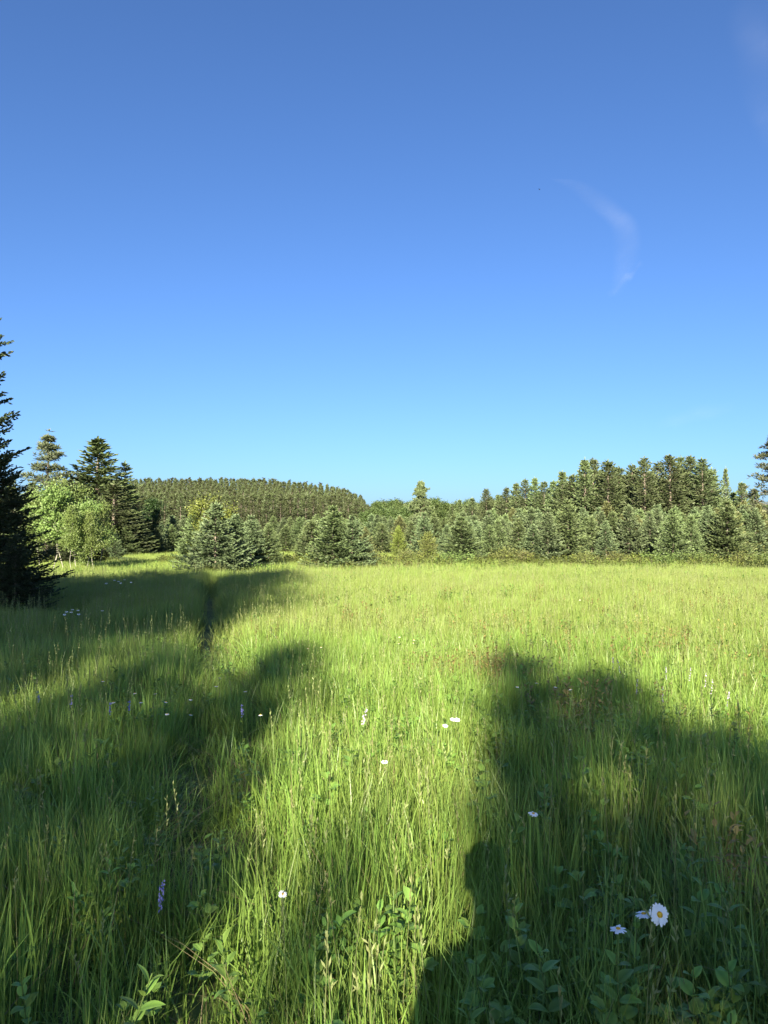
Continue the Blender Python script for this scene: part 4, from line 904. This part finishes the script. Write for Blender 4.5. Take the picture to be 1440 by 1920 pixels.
# ------------------------------------------------------------------ wisps of cirrus, high and far
def cloud_mat(name, strength, sc):
    m, N, L = new_mat(name); out = N.new('ShaderNodeOutputMaterial')
    a = N.new('ShaderNodeAttribute'); a.attribute_name = 'tip'
    tc = N.new('ShaderNodeTexCoord'); mp = N.new('ShaderNodeMapping'); mp.inputs['Scale'].default_value = sc
    t = N.new('ShaderNodeTexNoise'); t.inputs['Scale'].default_value = 1; t.inputs['Detail'].default_value = 5
    L.new(tc.outputs['Object'], mp.inputs[0]); L.new(mp.outputs[0], t.inputs[0])
    r = N.new('ShaderNodeMapRange'); r.inputs[1].default_value = 0.25; r.inputs[2].default_value = 0.8; r.inputs[3].default_value = 0.35; r.inputs[4].default_value = 1.0; L.new(t.outputs[0], r.inputs[0])
    mu = N.new('ShaderNodeMath'); mu.operation = 'MULTIPLY'; L.new(r.outputs[0], mu.inputs[0]); L.new(a.outputs['Fac'], mu.inputs[1])
    mu2 = N.new('ShaderNodeMath'); mu2.operation = 'MULTIPLY'; mu2.inputs[1].default_value = strength; L.new(mu.outputs[0], mu2.inputs[0])
    tr = N.new('ShaderNodeBsdfTransparent'); df = N.new('ShaderNodeBsdfTranslucent'); df.inputs[0].default_value = (0.9, 0.9, 0.9, 1); d2 = N.new('ShaderNodeBsdfDiffuse'); d2.inputs[0].default_value = (0.9, 0.9, 0.9, 1)
    ad = N.new('ShaderNodeMixShader'); ad.inputs[0].default_value = 0.6; L.new(d2.outputs[0], ad.inputs[1]); L.new(df.outputs[0], ad.inputs[2])
    ms = N.new('ShaderNodeMixShader'); L.new(mu2.outputs[0], ms.inputs[0]); L.new(tr.outputs[0], ms.inputs[1]); L.new(ad.outputs[0], ms.inputs[2]); L.new(ms.outputs[0], out.inputs[0])
    return m
def wisp(line, label, alt=3000.0, strength=0.3, name='cirrus_wisp'):
    """line of (px, py, half width): a soft edged ribbon lying level in the high air"""
    line = np.array(line, float); n = 48; t = np.linspace(0, len(line) - 1, n); k = np.arange(len(line))
    cx_, cy_, hw = (np.interp(t, k, line[:, i]) for i in range(3))
    for _ in range(4): cx_[1:-1] = (cx_[:-2] + cx_[1:-1] * 2 + cx_[2:]) / 4; cy_[1:-1] = (cy_[:-2] + cy_[1:-1] * 2 + cy_[2:]) / 4
    dx, dy = np.gradient(cx_), np.gradient(cy_); l = np.hypot(dx, dy); nx_, ny_ = -dy / l, dx / l
    m = 21; u = np.linspace(-1, 1, m); V, A = [], []
    for i in range(n):
        for q in u:
            x, y = at(cx_[i] + nx_[i] * hw[i] * q, cy_[i] + ny_[i] * hw[i] * q, alt); V.append((x, y, alt + 25 * math.sin(i * 0.3 + q)))
            A.append(max(0, (1 - q * q)) ** 1.6 * max(0.0, math.sin(math.pi * i / (n - 1))) ** 0.8)
    V = np.array(V); c = V.mean(0); V -= c
    i = np.arange(n - 1)[:, None] * m; j = np.arange(m - 1)[None]
    Qc = np.stack([i + j, i + j + 1, i + m + j + 1, i + m + j], -1).reshape(-1, 4)
    o = obj(name, make_mesh(name, V, Qc, cloud_mat(name, strength, (0.004, 0.0012, 0.002)), {'tip': A}, smooth_shade=True), loc=c)
    tag(o, label, 'cloud')
wisp([(1030, 335, 6), (1085, 355, 14), (1135, 383, 24), (1170, 420, 30), (1178, 465, 30), (1168, 510, 22), (1150, 560, 10)], 'faint curved wisp of white cirrus high on the right', strength=0.055)
wisp([(1205, 492, 5), (1175, 522, 8), (1138, 558, 5)], 'short thin streak at the lower end of the curved wisp', strength=0.05)
wisp([(1470, -80, 50), (1425, 40, 70), (1440, 160, 60), (1450, 290, 30)], 'barely visible pale cirrus veil at the top right edge', strength=0.035)
wisp([(1230, 800, 10), (1300, 778, 18), (1380, 762, 14)], 'very faint low streak of cloud above the right-hand pines', strength=0.035)

# ------------------------------------------------------------------ a tiny far bird
def bird():
    V = [(0, 0.22, 0), (0.035, 0.08, 0.03), (-0.035, 0.08, 0.03), (0.03, 0.08, -0.03), (-0.03, 0.08, -0.03), (0.03, -0.10, 0.02), (-0.03, -0.10, 0.02), (0.0, -0.12, -0.03), (0.06, -0.28, 0.0), (-0.06, -0.28, 0.0),
         (0.22, 0.10, 0.08), (0.22, -0.02, 0.08), (0.48, -0.04, 0.02), (-0.22, 0.10, 0.08), (-0.22, -0.02, 0.08), (-0.48, -0.04, 0.02)]
    Fc = [(0, 2, 1), (0, 1, 3), (0, 4, 2), (0, 3, 4), (1, 2, 6), (1, 6, 5), (3, 7, 4), (1, 5, 7), (1, 7, 3), (2, 4, 7), (2, 7, 6), (5, 6, 9), (5, 9, 8), (7, 8, 9), (5, 8, 7), (6, 7, 9),
          (1, 11, 10), (1, 5, 11), (10, 11, 12), (2, 13, 14), (2, 14, 6), (13, 15, 14)]
    return make_mesh('bird', V, np.array(Fc), plain_mat('dark_feathers', (0.03, 0.028, 0.025), 0.7))
d = 190.0; b = obj('bird', bird(), loc=((1015 - CX) / F * d, d, top_height(347, d))); b.rotation_euler = (0.1, 0.25, 1.0); b.scale = (1.0,) * 3
tag(b, 'tiny dark bird flying high in the open blue sky', 'bird')

# ------------------------------------------------------------------ the person holding the phone (behind the lens; only the shadow shows)
def skin(name, verts, edges, radii, mat, parent, levels=2, root=0):
    me = bpy.data.meshes.new(name); me.from_pydata(verts, edges, []); o = obj(name, me, parent); me.materials.append(mat)
    sk = o.modifiers.new('skin', 'SKIN'); sk.use_smooth_shade = True
    for i, s in enumerate(me.skin_vertices[0].data): s.radius = (radii[i], radii[i] * (0.62 if radii[i] > 0.12 else 1.0)); s.use_root = (i == root)
    ss = o.modifiers.new('sub', 'SUBSURF'); ss.levels = levels; ss.render_levels = levels
    return o
skin_m = plain_mat('skin', (0.42, 0.26, 0.19), 0.5); shirt_m = plain_mat('blue_shirt', (0.07, 0.11, 0.20), 0.85); trou_m = plain_mat('dark_trousers', (0.05, 0.05, 0.06), 0.85); hair_m = plain_mat('brown_hair', (0.05, 0.03, 0.02), 0.6)
boot_m = plain_mat('leather_boots', (0.08, 0.05, 0.03), 0.6); phone_m = plain_mat('phone_body', (0.02, 0.02, 0.022), 0.25)
PXO = 0.035
person = empty('person', (PXO, -0.42, 0)); tag(person, 'person in blue shirt and dark trousers standing with one raised hand holding a phone', 'person')
hx = -PXO
bv = [(0, 0, 0.95), (0, 0, 1.15), (0, -0.01, 1.35), (0, 0, 1.50), (0, 0.01, 1.58), (0, 0.03, 1.70), (0, 0.02, 1.79)]; be = [(0, 1), (1, 2), (2, 3), (3, 4), (4, 5), (5, 6)]; br = [0.15, 0.14, 0.16, 0.06, 0.055, 0.078, 0.055]
def arm(s):
    if s < 0: return [(-0.17, -0.01, 1.42), (-0.20, -0.03, 1.14), (-0.205, 0.05, 0.90), (-0.20, 0.07, 0.81)]      # hangs at the side
    sh = (s * 0.18, -0.01, 1.42); el = (s * 0.185, 0.13, 1.16); wr = (hx + 0.085, 0.31, 1.44); pa = (hx + 0.075, 0.355, 1.515); return [sh, el, wr, pa]
for s in (-1, 1):
    n0 = len(bv); bv += arm(s); be += [(2, n0), (n0, n0 + 1), (n0 + 1, n0 + 2), (n0 + 2, n0 + 3)]; br += [0.055, 0.045, 0.026, 0.034]
    pa = n0 + 3; px_, py_, pz_ = bv[pa]
    if s < 0:
        for f in range(4):
            m0 = len(bv); q_ = 0.020 * (f - 1.5); bv += [(px_ + 0.004, py_ + q_, pz_ - 0.045), (px_ + 0.010, py_ + q_ + 0.004, pz_ - 0.075), (px_ + 0.020, py_ + q_ + 0.006, pz_ - 0.095 + 0.004 * abs(f - 1))]
            be += [(pa, m0), (m0, m0 + 1), (m0 + 1, m0 + 2)]; br += [0.009, 0.008, 0.007]
    for f in range(4 if s > 0 else 0):
        m0 = len(bv); z_ = pz_ + 0.035 - f * 0.020; bv += [(px_ - s * 0.002, py_ + 0.028, z_), (px_ - s * 0.018, py_ + 0.046, z_ + 0.002), (px_ - s * 0.034 + s * 0.004 * f, py_ + 0.040, z_ + 0.004)]
        be += [(pa, m0), (m0, m0 + 1), (m0 + 1, m0 + 2)]; br += [0.009, 0.008, 0.007]
    m0 = len(bv); bv += [(px_ - s * 0.015, py_ - 0.015, pz_ + 0.01), (px_ - s * 0.028, py_ + 0.006, pz_ + 0.035)] if s > 0 else [(px_ + 0.01, py_ + 0.03, pz_ - 0.01), (px_ + 0.018, py_ + 0.042, pz_ - 0.04)]; be += [(pa, m0), (m0, m0 + 1)]; br += [0.011, 0.009]
    n1 = len(bv); bv += [(s * 0.095, 0, 0.90), (s * 0.11, 0.01, 0.50), (s * 0.12, -0.01, 0.10)]; be += [(0, n1), (n1, n1 + 1), (n1 + 1, n1 + 2)]; br += [0.085, 0.055, 0.038]
skin('body', bv, be, br, skin_m, person)
tv = [(0, 0, 1.0), (0, 0, 1.15), (0, -0.01, 1.35), (0, -0.005, 1.47)]; te = [(0, 1), (1, 2), (2, 3)]; tr_ = [0.175, 0.165, 0.18, 0.085]
for s in (-1, 1):
    n0 = len(tv); a4 = arm(s); tv += [a4[0], a4[1], tuple(0.25 * a4[1][i] + 0.75 * a4[2][i] for i in range(3))]; te += [(2, n0), (n0, n0 + 1), (n0 + 1, n0 + 2)]; tr_ += [0.07, 0.058, 0.042]
skin('shirt', tv, te, tr_, shirt_m, person)
qv = [(0, 0, 1.0), (0, 0, 0.93)]; qe = [(0, 1)]; qr = [0.165, 0.16]
for s in (-1, 1):
    n0 = len(qv); qv += [(s * 0.095, 0, 0.86), (s * 0.11, 0.01, 0.50), (s * 0.12, -0.01, 0.09)]; qe += [(1, n0), (n0, n0 + 1), (n0 + 1, n0 + 2)]; qr += [0.10, 0.07, 0.06]
    skin('boot', [(s * 0.12, -0.03, 0.10), (s * 0.12, -0.03, 0.05), (s * 0.125, 0.08, 0.045), (s * 0.13, 0.17, 0.035)], [(0, 1), (1, 2), (2, 3)], [0.055, 0.05, 0.045, 0.03], boot_m, person)
skin('trousers', qv, qe, qr, trou_m, person)
skin('hair', [(0, -0.02, 1.68), (0, -0.01, 1.77), (0, 0.01, 1.84)], [(0, 1), (1, 2)], [0.082, 0.088, 0.062], hair_m, person)
for s in (-1, 1):
    skin('ear', [(s * 0.076, 0.02, 1.66), (s * 0.080, 0.015, 1.69)], [(0, 1)], [0.012, 0.016], skin_m, person)
    skin('eye', [(s * 0.028, 0.098, 1.685), (s * 0.028, 0.099, 1.69)], [(0, 1)], [0.009, 0.009], plain_mat('eye', (0.7, 0.7, 0.7), 0.3), person)
skin('nose', [(0, 0.098, 1.68), (0, 0.118, 1.645)], [(0, 1)], [0.009, 0.013], skin_m, person)
skin('mouth', [(-0.018, 0.088, 1.61), (0.018, 0.088, 1.61)], [(0, 1)], [0.006, 0.006], plain_mat('lips', (0.40, 0.15, 0.13), 0.5), person)
# phone: slab with rounded corners and a camera bump, upright just behind the lens position
def slab(w, h, t, r_, seg=5):
    pts = []
    for cx_, cz_, a0 in ((w / 2 - r_, h / 2 - r_, 0), (-w / 2 + r_, h / 2 - r_, 90), (-w / 2 + r_, -h / 2 + r_, 180), (w / 2 - r_, -h / 2 + r_, 270)):
        for k in range(seg + 1): a = R(a0 + 90 * k / seg); pts.append((cx_ + r_ * math.cos(a), cz_ + r_ * math.sin(a)))
    n = len(pts); me = bpy.data.meshes.new('slab'); V = [(a, -t / 2, c) for a, c in pts] + [(a, t / 2, c) for a, c in pts]
    me.from_pydata(V, [], [tuple(range(n)), tuple(range(2 * n - 1, n - 1, -1))] + [(k, n + k, n + (k + 1) % n, (k + 1) % n) for k in range(n)]); return me
pm = slab(0.072, 0.148, 0.008, 0.011); pm.materials.append(phone_m)
phone = empty('phone', (0.022, -0.030, 1.545)); tag(phone, 'black phone held upright in the raised right hand at eye height', 'phone')
obj('phone_body', pm, phone)
bm_ = slab(0.034, 0.034, 0.003, 0.008); bm_.materials.append(phone_m); cb = obj('camera_bump', bm_, phone, (-0.018, 0.0056, 0.050))
